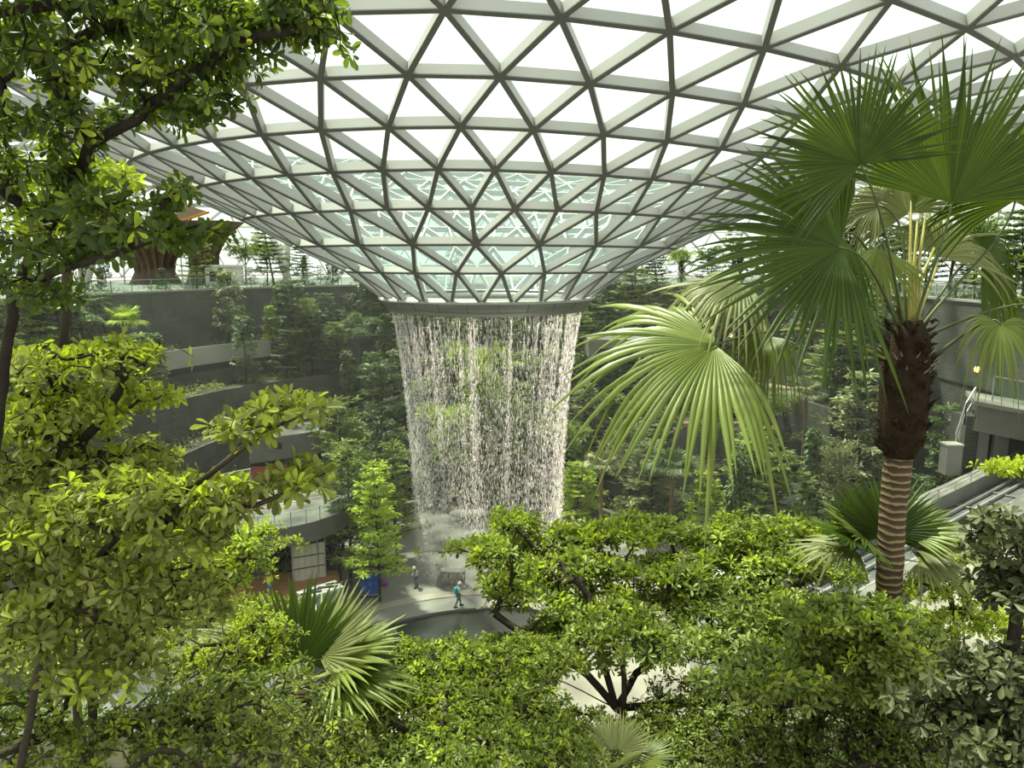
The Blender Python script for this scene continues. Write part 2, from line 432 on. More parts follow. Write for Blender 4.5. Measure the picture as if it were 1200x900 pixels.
# ------------------------------------------------------------------ waterfall
def waterfall():
    nn = 300
    na = rng.uniform(0, 2 * PI, nn); ni = rng.gamma(1.1, 1.0, nn)
    n = 38000
    t = rng.random(n) ** .82
    k = rng.choice(nn, n, p=ni / ni.sum())
    jit = .004 + .05 * t ** 1.1
    a = na[k] + rng.normal(0, 1, n) * jit
    mix = rng.random(n) < .35 * t + .08
    a = np.where(mix, rng.uniform(0, 2 * PI, n), a)
    # the sheet narrows and loosens as it falls
    r = 7.35 - 1.75 * (1 - np.exp(-2.3 * t)) + rng.normal(0, 1, n) * (.03 + .13 * t)
    z = rz - .85 - t * (rz - .9) + rng.normal(0, .1, n)
    z = np.minimum(z, rz - .9)
    L_ = rng.uniform(.08, .24, n) * np.where(t < .22, 1.5, 1.0); W_ = rng.uniform(.008, .024, n)
    c = np.stack([X0 + r * np.sin(a), YC + r * np.cos(a), z], 1)
    rot = rng.uniform(0, PI, n)
    ux = np.stack([np.cos(rot), np.sin(rot), np.zeros(n)], 1); uy = np.stack([-np.sin(rot), np.cos(rot), np.zeros(n)], 1); uz = np.array([[0, 0, 1.0]])
    V = np.stack([c + uz * L_[:, None], c + ux * W_[:, None], c + uy * W_[:, None], c - ux * W_[:, None], c - uy * W_[:, None], c - uz * L_[:, None] * .7], 1)
    f = []
    for i in range(4): f += [0, 1 + i, 1 + (i + 1) % 4, 5, 1 + (i + 1) % 4, 1 + i]
    ff = (np.array(f)[None, :] + (np.arange(n) * 6)[:, None]).ravel()
    m, nt, N, L = new_mat('falling_water')
    out = N.new('ShaderNodeOutputMaterial'); d = N.new('ShaderNodeBsdfDiffuse'); d.inputs[0].default_value = (.93, .88, .87, 1)
    tr = N.new('ShaderNodeBsdfTranslucent'); tr.inputs[0].default_value = (.95, .93, .92, 1)
    g = N.new('ShaderNodeBsdfGlossy'); g.inputs['Roughness'].default_value = .25
    tp = N.new('ShaderNodeBsdfTransparent')
    m1 = N.new('ShaderNodeMixShader'); m1.inputs[0].default_value = .5; m2 = N.new('ShaderNodeMixShader'); m2.inputs[0].default_value = .2
    m3 = N.new('ShaderNodeMixShader'); m3.inputs[0].default_value = .5
    L.new(d.outputs[0], m1.inputs[1]); L.new(tr.outputs[0], m1.inputs[2]); L.new(m1.outputs[0], m2.inputs[1]); L.new(g.outputs[0], m2.inputs[2])
    L.new(m2.outputs[0], m3.inputs[1]); L.new(tp.outputs[0], m3.inputs[2]); L.new(m3.outputs[0], out.inputs[0])
    o = npmesh('waterfall', V.reshape(-1, 3), ff, np.full(n * 8, 3), m)
    tag(o, 'round curtain of falling white water droplets pouring from the grey ring', 'waterfall', kind='stuff')


waterfall()


# ------------------------------------------------------------------ valley: floor, pool, terraces
def pol(r, deg, z):
    a = math.radians(deg)     # 0 = away from the camera, -90 = left
    return np.array([X0 + r * math.sin(a), YC + r * math.cos(a), z])


b = MB(); b.box(-120, 120, 22, 150, -1.2, -.35); struct(b.build('floor', M['floor']))
pc = (-1.0, 37.0)
b = MB(); b.lathe([(60, -.3), (60, 0), (13.0, 0), (13.0, -.3)], (pc[0], pc[1], 0), 96)
b.build('x', M['floor']); o = bpy.context.scene.objects['x']; o.name = 'floor_pool_deck'; struct(o)
b = MB(); b.lathe([(13.0, -.25), (13.0, .10), (15.0, .10), (15.0, 0)], (pc[0], pc[1], 0), 96); o = b.build('floor_ring_path', M['floor']); struct(o)
b = MB(); b.lathe([(15.0, 0), (15.0, .16), (15.9, .16), (15.9, 0)], (pc[0], pc[1], 0), 96); o = b.build('floor_bright_band', M['path']); struct(o)
b = MB(); b.lathe([(0, -.12), (13.0, -.12)], (pc[0], pc[1], 0), 64); o = b.build('pool_water', M['water'])
tag(o, 'still dark round pool below the ring path, beside the walking worker', 'water', kind='stuff')

TIERS = [  # radius, base z, top z, deg0, deg1, depth behind, material
    (14.5, 0, 1.1, -118, 62, 3.2, 'stone'), (17.6, 1.0, 2.9, -112, 66, 3.6, 'stone'), (21.2, 2.6, 5.6, -100, 72, 4.2, 'stone'),
    (25.4, 5.2, 8.8, -100, 76, 4.2, 'stone'), (29.6, 8.4, 12.2, -112, 82, 4.4, 'stone'), (34.0, 11.8, 15.8, -118, 84, 4.2, 'stone'),
    (38.2, 15.4, 21.6, -125, 120, 42, 'stone')]
TN = ['lowest', 'second-lowest', 'third-lowest', 'middle', 'third-highest', 'second-highest', 'topmost']
for i, (r, z0, z1, d0, d1, dep, mt) in enumerate(TIERS):
    b = MB(); n = 64
    a0, a1 = math.radians(d0), math.radians(d1)
    b.lathe([(r + dep + .3, z1 - .25), (r + .35, z1 - .25), (r + .35, z1), (r, z1), (r, z0 - .4)], (X0, YC, 0), n, a0, a1)
    # closed ends
    for a in (a0, a1):
        d = np.array([math.sin(a), math.cos(a), 0]); c = np.array([X0, YC, 0])
        q = [c + d * r + (0, 0, z0 - .4), c + d * (r + dep) + (0, 0, z0 - .4), c + d * (r + dep) + (0, 0, z1 - .25), c + d * r + (0, 0, z1)]
        b.add(q, [(0, 1, 2, 3)])
    struct(b.build('wall_terrace', M[mt]))
    if i < 6:   # soil in the planter
        s_ = MB(); s_.lathe([(r + dep, z1 - .12), (r + .3, z1 - .12)], (X0, YC, 0), n, a0, a1); struct(s_.build('ground_planter_soil', M['soil']))
for d0, d1 in ((60, 122), (-127, -95)):   # the retaining wall under the upper terrace, where the tiers stop
    b = MB(); b.lathe([(38.9, 15.6), (38.3, 15.6), (38.3, -.5)], (X0, YC, 0), 24, math.radians(d0), math.radians(d1)); struct(b.build('wall_retaining', M['stone']))
# pale coping on some walls
for (r, z, d0, d1) in ((14.5, 1.1, -118, 62), (17.6, 2.9, -112, 20), (21.2, 5.6, -60, 40), (34, 15.8, -60, -18), (38.2, 21.6, -125, 120)):
    b = MB(); b.lathe([(r + .4, z), (r + .4, z + .12), (r - .12, z + .12), (r - .12, z - .06)], (X0, YC, 0), 64, math.radians(d0), math.radians(d1))
    struct(b.build('trim_1' if r == 14.5 else 'trim_wall_coping', M['paleledge' if r > 30 else 'concrete']))
# upper terrace floor all the way round to the roof edge
b = MB(); b.lathe([(90, 21.4), (38.6, 21.4)], (X0, YC, 0), 96, math.radians(-125), math.radians(120)); struct(b.build('floor_upper_terrace', M['concrete']))


# ------------------------------------------------------------------ hillside near the camera
def land_z(x, y):
    r, d = math.hypot(x - X0, y - YC), math.degrees(math.atan2(x - X0, y - YC)); z = 0.0
    for q in TIERS:
        if r > q[0] + .35 and q[3] < d < q[4]: z = q[2] - .2
    return z


def near_z(x, y):
    if y < 9: return 16.0
    if y < 17: return 16.0 - (y - 9) * .35
    if y < 30: return 13.2 - (y - 17) * 1.02
    return 0


b = MB(); ys = [-4, 0, 4, 9, 13, 17, 20, 23, 26, 30]; xs = np.linspace(-34, 34, 24)
V = [(x, y, near_z(x, y) + .25 * math.sin(x * 1.3 + y) - .05) for y in ys for x in xs]
b.add(V, [(i * 24 + j, i * 24 + j + 1, (i + 1) * 24 + j + 1, (i + 1) * 24 + j) for i in range(len(ys) - 1) for j in range(23)])
struct(b.build('ground_near_slope', M['soil'], smooth=True))
# grey paved landing seen through the leaves, bottom left, and the pale paths right
def slab_px(name, quad, z, th, m):
    pts = [G(px, py, z) for px, py in quad]
    b = MB(); n = len(pts)
    v = pts + [p - np.array([0, 0, th]) for p in pts]
    b.add(v, [tuple(range(n))] + [tuple(range(n, 2 * n))[::-1]] + [(i, i + n, (i + 1) % n + n, (i + 1) % n) for i in range(n)])
    return b.build(name, m)


struct(slab_px('floor_paved_landing', [(110, 860), (230, 900), (330, 790), (250, 735), (140, 770)], 12.6, .5, M['tiles']))
struct(slab_px('floor_paved_landing', [(400, 900), (560, 900), (560, 800), (430, 800)], 6.0, .5, M['path']))
struct(slab_px('floor_sunlit_path', [(1075, 770), (1230, 700), (1230, 610), (1090, 640), (1060, 700)], 9.0, .5, M['path']))
struct(slab_px('floor_sunlit_path', [(640, 860), (820, 840), (800, 740), (650, 760)], 4.0, .5, M['path']))


# ================================================================== vegetation: growing a tree through its crown
def grow(root, targets, step, tipr, wob=.06, up=.0, exp=.48, rmax=9):
    """root: list of polylines (first one starts at the ground). targets: points that the twigs must reach.
    returns nodes, parent, radius, tip node indices"""
    pos = []; par = []
    for li, pl in enumerate(root):
        pl = np.asarray(pl, float)
        if li == 0: pos.append(pl[0]); par.append(-1); last = 0
        else:
            q = np.array(pos); last = int(np.argmin(((q - pl[0]) ** 2).sum(1)))
            if np.linalg.norm(q[last] - pl[0]) > step * .3: pos.append(pl[0]); par.append(last); last = len(pos) - 1
        for k in range(1, len(pl)):
            d = pl[k] - np.array(pos[last]); m = max(1, int(np.linalg.norm(d) / step)); p0 = np.array(pos[last])
            for j in range(1, m + 1):
                pos.append(p0 + d * j / m + rng.normal(0, wob * step * .5, 3)); par.append(last); last = len(pos) - 1
    base = np.array(pos)
    targets = np.asarray(targets)
    dist = np.array([((base - t) ** 2).sum(1).min() for t in targets])
    cap = len(pos) + 40 * len(targets); Q = np.zeros((cap, 3)); Q[:len(pos)] = base; n = len(pos); tips = []
    depth = list(np.zeros(n))
    for ti in np.argsort(dist):
        t = targets[ti]
        dd = np.sqrt(((Q[:n] - t) ** 2).sum(1)) * 1.0 + np.array(depth) * .18
        i = int(np.argmin(dd)); a = Q[i].copy(); d = t - a; L_ = np.linalg.norm(d); m = max(1, min(30, int(round(L_ / step)))); last = i
        side = rng.normal(0, 1, 3) * wob * L_
        for j in range(1, m + 1):
            f = j / m; p = a + d * f + side * math.sin(f * PI) + np.array([0, 0, up * L_ * math.sin(f * PI)])
            Q[n] = p; par.append(last); depth.append(depth[last] + L_ / m); last = n; n += 1
        tips.append(last)
    cnt = np.zeros(n); cnt[tips] = 1
    for i in range(n - 1, 0, -1):
        if par[i] >= 0: cnt[par[i]] += cnt[i]
    rad = np.minimum(rmax, tipr * np.maximum(cnt, 1) ** exp)
    return Q[:n], np.array(par), rad, np.array(tips)


def blob_points(blobs, dens):
    """blobs: (centre, rx, ry, rz) ; points mostly in the upper shell of each ellipsoid"""
    out = []
    for c, rx, ry, rz, *k in blobs:
        n = int((k[0] if k else dens))
        d = norm(rng.normal(0, 1, (n, 3))); d[:, 2] = np.where(d[:, 2] < -.2, -d[:, 2] * .7, d[:, 2])
        rr = rng.random(n) ** .33
        rr = np.where(rng.random(n) < .55, .8 + .25 * rng.random(n), rr)
        ph = rng.uniform(0, 6.28, 3)
        rr = rr * (1 + .22 * np.sin(3 * np.arctan2(d[:, 1], d[:, 0]) + ph[0]) + .14 * np.sin(7 * np.arctan2(d[:, 1], d[:, 0]) + ph[1]))
        rr = np.where(rng.random(n) < .07, rr * 1.35, rr)
        out.append(np.asarray(c) + d * rr[:, None] * np.array([rx, ry, rz]))
    return np.concatenate(out)


def rosettes(C, A, per, ln, wd, spread=(.5, 1.1), upw=.6, droop=.0):
    """leaves radiating from points C about axes A (palmate whorls)"""
    n = len(C); A = norm(A + np.array([0, 0, upw]))
    ref = norm(rng.normal(0, 1, (n, 3))); U = norm(np.cross(A, ref)); W = np.cross(A, U)
    O, D, Nn, Ls, Ws = [], [], [], [], []
    for k in range(per):
        a = 2 * PI * k / per + rng.normal(0, .25, n); th = rng.uniform(*spread, n) * PI / 2
        d = A * np.cos(th)[:, None] + (U * np.cos(a)[:, None] + W * np.sin(a)[:, None]) * np.sin(th)[:, None]
        d[:, 2] -= droop * rng.random(n)
        o = C - A * (rng.random(n) * ln * .35)[:, None]
        l = ln * rng.uniform(.6, 1.15, n)
        O.append(o + norm(d) * .1 * ln); D.append(d); Nn.append(A + rng.normal(0, .35, (n, 3))); Ls.append(l); Ws.append(l * wd)
    return map(np.concatenate, (O, D, Nn, Ls, Ws))


def broad_tree(name, label, cat, base, root, blobs, mat='fore', leaf=.13, wd=.42, per=7, step=.25, tipr=.006, dens=300, bark='bark',
               rmax=.2, extra=None, droop=.15, upw=.5, group=None, wob=.08, mix=None, ns=6):
    p0 = np.asarray(root[0][0], float); gz_ = near_z(p0[0], p0[1]) - .05
    if p0[2] > gz_ + .05: root = [[(p0[0], p0[1], gz_), *root[0]], *root[1:]]
    t = thing(name, label, cat, (p0[0], p0[1], gz_), group)
    T = blob_points(blobs, dens)
    Q, par, rad, tips = grow(root, T, step, tipr, wob=wob, up=.06, rmax=rmax)
    k = np.arange(len(Q))[par >= 0]
    big = rad[k] > tipr * 2.6
    A_, B_ = Q[par[k]], Q[k]
    ra = np.minimum(rad[par[k]], rad[k] * 1.35)
    cones('trunk', A_[big], B_[big], ra[big], rad[k][big], M[bark], t, ns)
    if (~big).any(): cones('twigs', A_[~big], B_[~big], ra[~big], rad[k][~big], M[bark], t, 3)['kind'] = 'stuff'
    ax = norm(Q[tips] - Q[par[tips]])
    # more whorls a little way down the twigs
    p1 = par[tips]; sel = rng.random(len(tips)) < .6
    C = np.concatenate([Q[tips], Q[p1][sel] + rng.normal(0, leaf * .3, (sel.sum(), 3))]); A = np.concatenate([ax, ax[sel] + rng.normal(0, .5, (sel.sum(), 3))])
    O, D, Nn, Ls, Ws = rosettes(C, A, per, leaf, wd, droop=droop, upw=upw)
    if mix:      # a share of young leaves of another colour, on whole twigs of the upper crown
        other, share, zq = mix; zmin = np.quantile(O[:, 2], zq)
        pick = (np.tile(rng.random(len(C)) < share, per)) & (O[:, 2] > zmin)
        leaves('young_leaves', O[pick], D[pick], Nn[pick], Ls[pick], Ws[pick], LEAF[other], t)
        pick = ~pick
        O, D, Nn, Ls, Ws = O[pick], D[pick], Nn[pick], Ls[pick], Ws[pick]
    leaves('foliage', O, D, Nn, Ls, Ws, LEAF[mat], t)
    return t


def B_(px, py, Y, rx, ry, rz, *n):
    return (P(px, py, Y), rx, ry, rz, *n)


def line(*pp):
    return [P(*q) for q in pp]


# --- tree leaning over the view from the upper left corner
broad_tree('overhanging_tree', 'tree with dark crooked limbs arching over the top corner, glossy obovate leaves', 'tree', P(20, 640, 5.4),
           [line((-60, 900, 6.2), (-20, 640, 5.8), (15, 350, 5.6), (60, 260, 5.5), (95, 195, 5.4), (105, 170, 5.3)),
            line((105, 170, 5.3), (160, 140, 5.2), (230, 80, 5.0), (300, 42, 4.9), (370, 30, 4.8)),
            line((105, 170, 5.3), (60, 90, 5.2), (52, 60, 5.1), (130, 30, 5.0), (210, -10, 4.9)),
            line((60, 260, 5.5), (0, 225, 5.3), (-60, 200, 5.2)),
            line((-60, 130, 5.0), (0, 100, 5.0), (52, 60, 5.1)),
            line((-60, 20, 4.6), (20, 8, 4.6), (90, 6, 4.6), (160, -4, 4.7)),
            line((15, 350, 5.6), (60, 320, 5.1), (120, 300, 4.9), (175, 280, 4.8), (235, 262, 4.8))],
           [B_(335, 35, 4.9, .34, .4, .13, 42), B_(365, 45, 4.8, .14, .2, .10, 12), B_(250, 75, 5.0, .45, .5, .20, 66), B_(180, 40, 5.0, .5, .6, .24, 70), B_(290, 5, 4.8, .5, .5, .16, 62),
            B_(90, 60, 5.1, .6, .6, .34, 78), B_(165, 105, 5.1, .45, .5, .18, 54), B_(20, 90, 5.0, .5, .6, .40, 62), B_(20, 10, 4.7, .6, .5, .2, 46), B_(110, 140, 5.2, .45, .5, .12, 35), B_(30, 165, 5.1, .4, .5, .2, 39),
            B_(200, -25, 4.8, .9, .6, .2, 78), B_(250, 120, 5.0, .22, .3, .05, 14), B_(210, 135, 5.1, .2, .3, .06, 10),
            B_(30, 215, 5.3, .45, .5, .3, 70), B_(70, 250, 5.3, .35, .4, .15, 31), B_(150, 245, 5.0, .30, .4, .10, 31), B_(205, 225, 4.9, .18, .3, .05, 10), B_(70, 300, 5.2, .4, .4, .2, 46), B_(170, 278, 4.8, .42, .4, .07, 39), B_(30, 350, 5.2, .35, .4, .15, 27)],
           mat='over', leaf=.098, wd=.45, per=6, step=.14, tipr=.0034, bark='barkdark', rmax=.04, upw=.1, droop=.5, mix=('lime', .10, .1))
# lime young tree behind it
broad_tree('lime_leaved_tree', 'small tree with glowing yellow-green leaves behind the crooked dark trunk', 'tree', P(40, 480, 8.5),
           [line((70, 620, 8.5), (75, 420, 8.5), (80, 300, 8.5), (90, 230, 8.5))],
           [B_(105, 212, 8.5, .55, .5, .22, 110), B_(45, 225, 8.7, .6, .5, .3, 80), B_(80, 270, 8.6, .7, .5, .25, 70)], mat='lime', leaf=.13, per=6, step=.25, tipr=.005, rmax=.05)

# --- mass at the left edge, bright tops
broad_tree('broadleaf_tree', 'leafy tree with sunlit yellow-green top shoots crowding the edge beneath the overhanging limbs', 'tree', (-5.2, 8.0, 16),
           [[(-5.2, 8.0, 16), (-5.0, 8.0, 19.5), (-4.9, 8.0, 21.5)],
            [P(30, 580, 8.2), P(60, 560, 8.0), P(110, 500, 7.6), P(150, 440, 7.4)]],
           [B_(30, 435, 8.0, .8, .8, .2, 100), B_(115, 425, 7.6, .6, .7, .2, 90), B_(90, 480, 7.8, .8, .9, .28, 140), B_(20, 520, 7.8, .9, .9, .4, 200), B_(110, 565, 7.6, .9, .9, .35, 200),
            B_(10, 640, 7.6, .9, .9, .4, 160), B_(180, 610, 7.4, .8, .8, .3, 150), B_(80, 700, 7.2, 1.0, .9, .4, 200), B_(200, 700, 7.5, .7, .7, .3, 110)],
           mat='olive', leaf=.13, per=6, step=.25, tipr=.0045, rmax=.05, droop=.35, mix=('lime', .5, .6), bark='barkdark')
# branch sprays reaching in at mid left
broad_tree('spreading_tree', 'tree reaching long leafy sprays across the round deck, large pale-backed leaves', 'tree', (-5.0, 5.6, 16),
           [[(-5.0, 5.6, 16), (-4.6, 5.6, 19), P(60, 700, 5.6)], line((60, 700, 5.6), (150, 620, 5.5), (240, 560, 5.4), (310, 505, 5.3), (370, 480, 5.3)),
            line((150, 620, 5.5), (230, 600, 5.3), (300, 590, 5.2), (370, 560, 5.2))],
           [B_(335, 478, 5.3, .26, .3, .05, 36), B_(290, 500, 5.3, .24, .3, .08, 26), B_(350, 562, 5.2, .24, .3, .06, 34), B_(270, 585, 5.3, .26, .3, .09, 40), B_(205, 580, 5.4, .3, .4, .12, 36),
            B_(220, 625, 5.4, .36, .4, .14, 80), B_(150, 590, 5.5, .4, .4, .2, 70), B_(130, 680, 5.4, .4, .4, .2, 70), B_(60, 620, 5.5, .4, .4, .3, 70), B_(50, 740, 5.4, .5, .5, .2, 90), B_(130, 780, 5.2, .35, .4, .12, 50)],
           mat='olive', leaf=.12, per=6, step=.15, tipr=.0034, rmax=.03, droop=.45, wd=.42, mix=('lime', .15, .0))
# fine-leaved crown in the bottom left corner
broad_tree('fine_leaved_tree', 'low tree with small dense leaves beneath the paved landing, at the bottom corner', 'tree', (-2.6, 6.2, 16),
           [[(-3.4, 6.6, 16), (-3.2, 6.8, 18), P(60, 860, 7)], line((-40, 900, 5.5), (40, 860, 5.6), (90, 800, 5.6), (110, 760, 5.6))],
           [B_(40, 830, 7.0, .8, .7, .3, 180), B_(190, 860, 7.2, .8, .8, .22, 160), B_(300, 830, 7.6, .8, .8, .22, 200), B_(250, 885, 6.6, .9, .7, .25, 180), B_(80, 890, 6.5, .8, .7, .25, 160), B_(370, 870, 7.6, .6, .6, .3, 150)],
           mat='fore', leaf=.085, per=6, step=.2, tipr=.004, rmax=.045, droop=.2, mix=('lime', .3, .5))
broad_tree('leafy_shrub', 'bright small-leaved shrub between the round deck and the fan palm', 'shrub', P(240, 760, 13),
           [line((230, 850, 13), (240, 740, 13), (265, 680, 13)), line((265, 680, 13), (300, 640, 13))],
           [B_(285, 640, 13, .8, .6, .45, 120), B_(250, 670, 13.1, 1.1, .8, .45, 150), B_(195, 690, 13.4, 1.4, .9, .45, 170), B_(150, 655, 13.8, 1.4, .9, .6, 170)],
           mat='fore', leaf=.14, wd=.36, per=6, step=.25, tipr=.006, rmax=.05, mix=('lime', .6, .3))
broad_tree('leafy_shrub', 'bright small-leaved shrub growing in front of the fan palm heart', 'shrub', P(300, 880, 9.3),
           [line((300, 900, 9.3), (305, 800, 9.2), (320, 740, 9.1))],
           [B_(320, 755, 9.1, .35, .3, .30, 80), B_(290, 735, 9.2, .45, .4, .28, 70), B_(262, 775, 9.2, .8, .5, .3, 110), B_(215, 790, 9.2, .6, .5, .3, 70)],
           mat='fore', leaf=.10, wd=.34, per=6, step=.2, tipr=.005, rmax=.035, mix=('lime', .6, .2))

broad_tree('shade_shrub', 'olive shrub between the paved landing and the timber floor', 'shrub', P(190, 800, 15),
           [line((190, 860, 15), (195, 760, 15), (210, 730, 15))],
           [B_(140, 720, 15, 1.2, .9, .4, 170), B_(220, 735, 15, 1.1, .9, .35, 170), B_(80, 760, 14.5, 1.2, .9, .4, 150), B_(300, 715, 15.5, .8, .6, .2, 70)],
           mat='olive', leaf=.17, wd=.38, per=7, step=.3, tipr=.007, rmax=.06, mix=('lime', .2, .5))
# --- the large crowns in the bottom middle
CARPET = []
for py_, Yc_, xs_ in ((630, 15.2, (605, 655, 710, 770, 830, 890, 950)), (668, 14.2, (612, 650, 700, 770, 840, 910, 965)), (708, 13.2, (640, 700, 770, 845, 920)), (750, 12.3, (610, 660, 735, 810, 885, 950)), (795, 10.8, (880, 940, 1000, 1050)), (725, 11.0, (1000,)), (755, 10.8, (985, 1050))):
    for x_ in xs_:
        CARPET.append(B_(x_ + rng.uniform(-18, 18), py_ + rng.uniform(-10, 10) + (8 if x_ < 640 else 0), Yc_ + rng.uniform(-.4, .4), rng.uniform(.75, 1.05), rng.uniform(.6, .9), rng.uniform(.14, .3), int(rng.uniform(110, 160))))
CARPET.append(B_(575, 645, 13.4, .42, .4, .12, 45))
CARPET.append(B_(600, 612, 15.0, .5, .5, .2, 80))
broad_tree('canopy_tree', 'wide flat-topped tree filling the bottom centre, whorls of sunlit green leaves, dark forked trunk', 'tree', (1.85, 11.5, 15.1),
           [[(1.95, 11.5, 15.1), (1.9, 11.6, 17.6), (1.85, 11.7, 18.3)],
            [P(722, 830, 11.7), P(690, 790, 12), P(640, 760, 12.4), P(580, 720, 12.8)], [P(722, 830, 11.7), P(745, 790, 12.4), P(800, 755, 13), P(900, 725, 13.5)],
            [P(722, 830, 11.7), P(705, 770, 12.2), P(690, 700, 12.8), P(660, 660, 13)], [P(722, 830, 11.7), P(790, 825, 11.7), P(900, 825, 11.4), P(1000, 820, 11)],
            [P(722, 830, 11.7), P(660, 800, 11.5), P(570, 770, 11.5), P(500, 760, 11.5)]],
           CARPET,
           mat='fore', leaf=.165, wd=.40, per=7, step=.3, tipr=.0055, bark='barkdark', rmax=.065, droop=.15, mix=('lime', .15, .4))
broad_tree('canopy_tree', 'rounded leafy tree in front of the pool, lighter crown in front of the forked tree', 'tree', (-1.3, 9.2, 16),
           [[(-1.2, 9.4, 16), (-1.15, 9.5, 18.2), P(520, 850, 9.6)]],
           [B_(x_ + rng.uniform(-10, 10), y_ + 6, Y_, .62, .6, rng.uniform(.15, .28), 150) for y_, Y_, xs_ in ((768, 11.2, (490, 545, 600, 640)), (805, 10.5, (455, 510, 565, 620)), (845, 9.8, (410, 465, 525, 585, 640)), (888, 9.1, (400, 455, 520, 590, 650))) for x_ in xs_],
           mat='fore', leaf=.115, wd=.38, per=7, step=.22, tipr=.0045, rmax=.042, bark='barkdark', mix=('lime', .15, .4))
broad_tree('understorey_tree', 'shaded leafy tree filling the gap under the forked canopy tree', 'tree', (4.6, 9.5, 16),
           [[(4.4, 9.8, 16), (4.4, 9.8, 18.0), P(980, 860, 10)]],
           [B_(x_, y_, Y_, .8, .7, .28, 120) for y_, Y_, xs_ in ((830, 11.5, (800, 870, 940, 1010, 1070)), (862, 11, (640, 700, 780, 850, 920, 990, 1060)), (900, 10.4, (650, 760, 830, 900, 970, 1040, 1100))) for x_ in xs_],
           mat='fore', leaf=.12, wd=.38, per=7, step=.25, tipr=.005, rmax=.05, bark='barkdark')
broad_tree('bright_shrub', 'bright small-leaved shrub at the foot of the tall palm trunk', 'shrub', P(1120, 800, 12.5),
           [line((1110, 880, 12.5), (1115, 780, 12.5), (1120, 720, 12.5))],
           [B_(1100, 690, 12.5, .75, .6, .14, 130), B_(1150, 730, 12.3, .8, .6, .25, 150), B_(1090, 790, 12.0, .8, .6, .2, 130), B_(1130, 650, 13.5, .6, .5, .12, 60)],
           mat='lime', leaf=.11, per=7, step=.22, tipr=.005, rmax=.05)
broad_tree('dark_leathery_tree', 'dark grey-green leathery tree closing the edge beside the sunlit path', 'tree', (5.2, 6.2, 16),
           [[(5.0, 6.2, 16), (4.95, 6.3, 18.5), P(1180, 800, 6.6), P(1200, 660, 7)]],
           [B_(1185, 640, 7, .38, .4, .35, 80), B_(1190, 700, 6.9, .35, .4, .35, 90), B_(1170, 800, 6.6, .45, .4, .35, 130), B_(1110, 840, 6.8, .45, .4, .22, 100), B_(1180, 880, 6.2, .6, .5, .25, 130)],
           mat='darkgrey', leaf=.14, wd=.46, per=6, step=.2, tipr=.005, rmax=.06, bark='barkdark')
broad_tree('bright_shrub', 'bright clump of small leaves leaning in over the train track', 'shrub', P(1230, 640, 14),
           [line((1260, 700, 14), (1250, 600, 14), (1210, 555, 14), (1170, 547, 14))],
           [B_(1175, 549, 14, .42, .3, .09, 55), B_(1215, 548, 14, .5, .4, .16, 60)], mat='lime', leaf=.14, per=7, step=.22, tipr=.006, rmax=.05)


# ================================================================== fan palms
def fan_blade(H, A, Nn, R, span, nseg, droop, split=.48, wave=.06, jag=.16, cup=.15, bend=None, seed=0):
    """one pleated fan blade as vertex arrays. H hub, A axis, Nn upper side"""
    r_ = np.random.default_rng(seed)
    A = np.asarray(A, float); A /= np.linalg.norm(A); Nn = np.asarray(Nn, float); Nn = Nn - A * (A @ Nn); Nn /= np.linalg.norm(Nn); S = np.cross(A, Nn)
    rows = 11; ts = np.linspace(0, 1, rows); half = span / nseg / 2
    V = []; Fc = []; base = 0
    for i in range(nseg):
        ph = (-.5 + (i + .5) / nseg) * span
        Ri = R * (.80 + .20 * math.cos(ph * .55)) * (1 + r_.normal(0, .04)) * (1 - jag * r_.random() * .5)
        dr = droop * (1 + r_.normal(0, .25)); tw = r_.normal(0, .12); lat = r_.normal(0, .04)
        kink = r_.random() < .12 * (droop > .25); kt = r_.uniform(.5, .75)
        d = A * math.cos(ph) + S * math.sin(ph)
        s_ = -A * math.sin(ph) + S * math.cos(ph)
        fold = 1 if i % 2 else 1
        for t in ts:
            g = dr * Ri * max(0, t - .25) ** 2 * 1.6
            if kink and t > kt: g += Ri * (t - kt) * .9
            p = H + d * (Ri * t * (1 - .30 * min(dr, 1.1) * max(0, t - .2))) + Nn * (cup * Ri * math.sin(ph) ** 2 * t * .6) + s_ * (lat * Ri * max(0, t - split) * 2)
            p = p + np.array([0, 0, -g])
            wd = Ri * min(t, split) * math.tan(half) * 1.02
            if t > split: wd *= max(0.0, 1 - ((t - split) / (1 - split)) ** 1.5) * .95 + .03
            n2 = Nn * math.cos(tw) + s_ * math.sin(tw) * (t > split)
            V += [p - s_ * wd - n2 * wd * .65, p + n2 * wd * .65, p + s_ * wd - n2 * wd * .65]
        for k in range(rows - 1):
            q = base + 3 * k
            Fc += [q, q + 1, q + 4, q + 3, q + 1, q + 2, q + 5, q + 4]
        base += 3 * rows
    return np.array(V), Fc


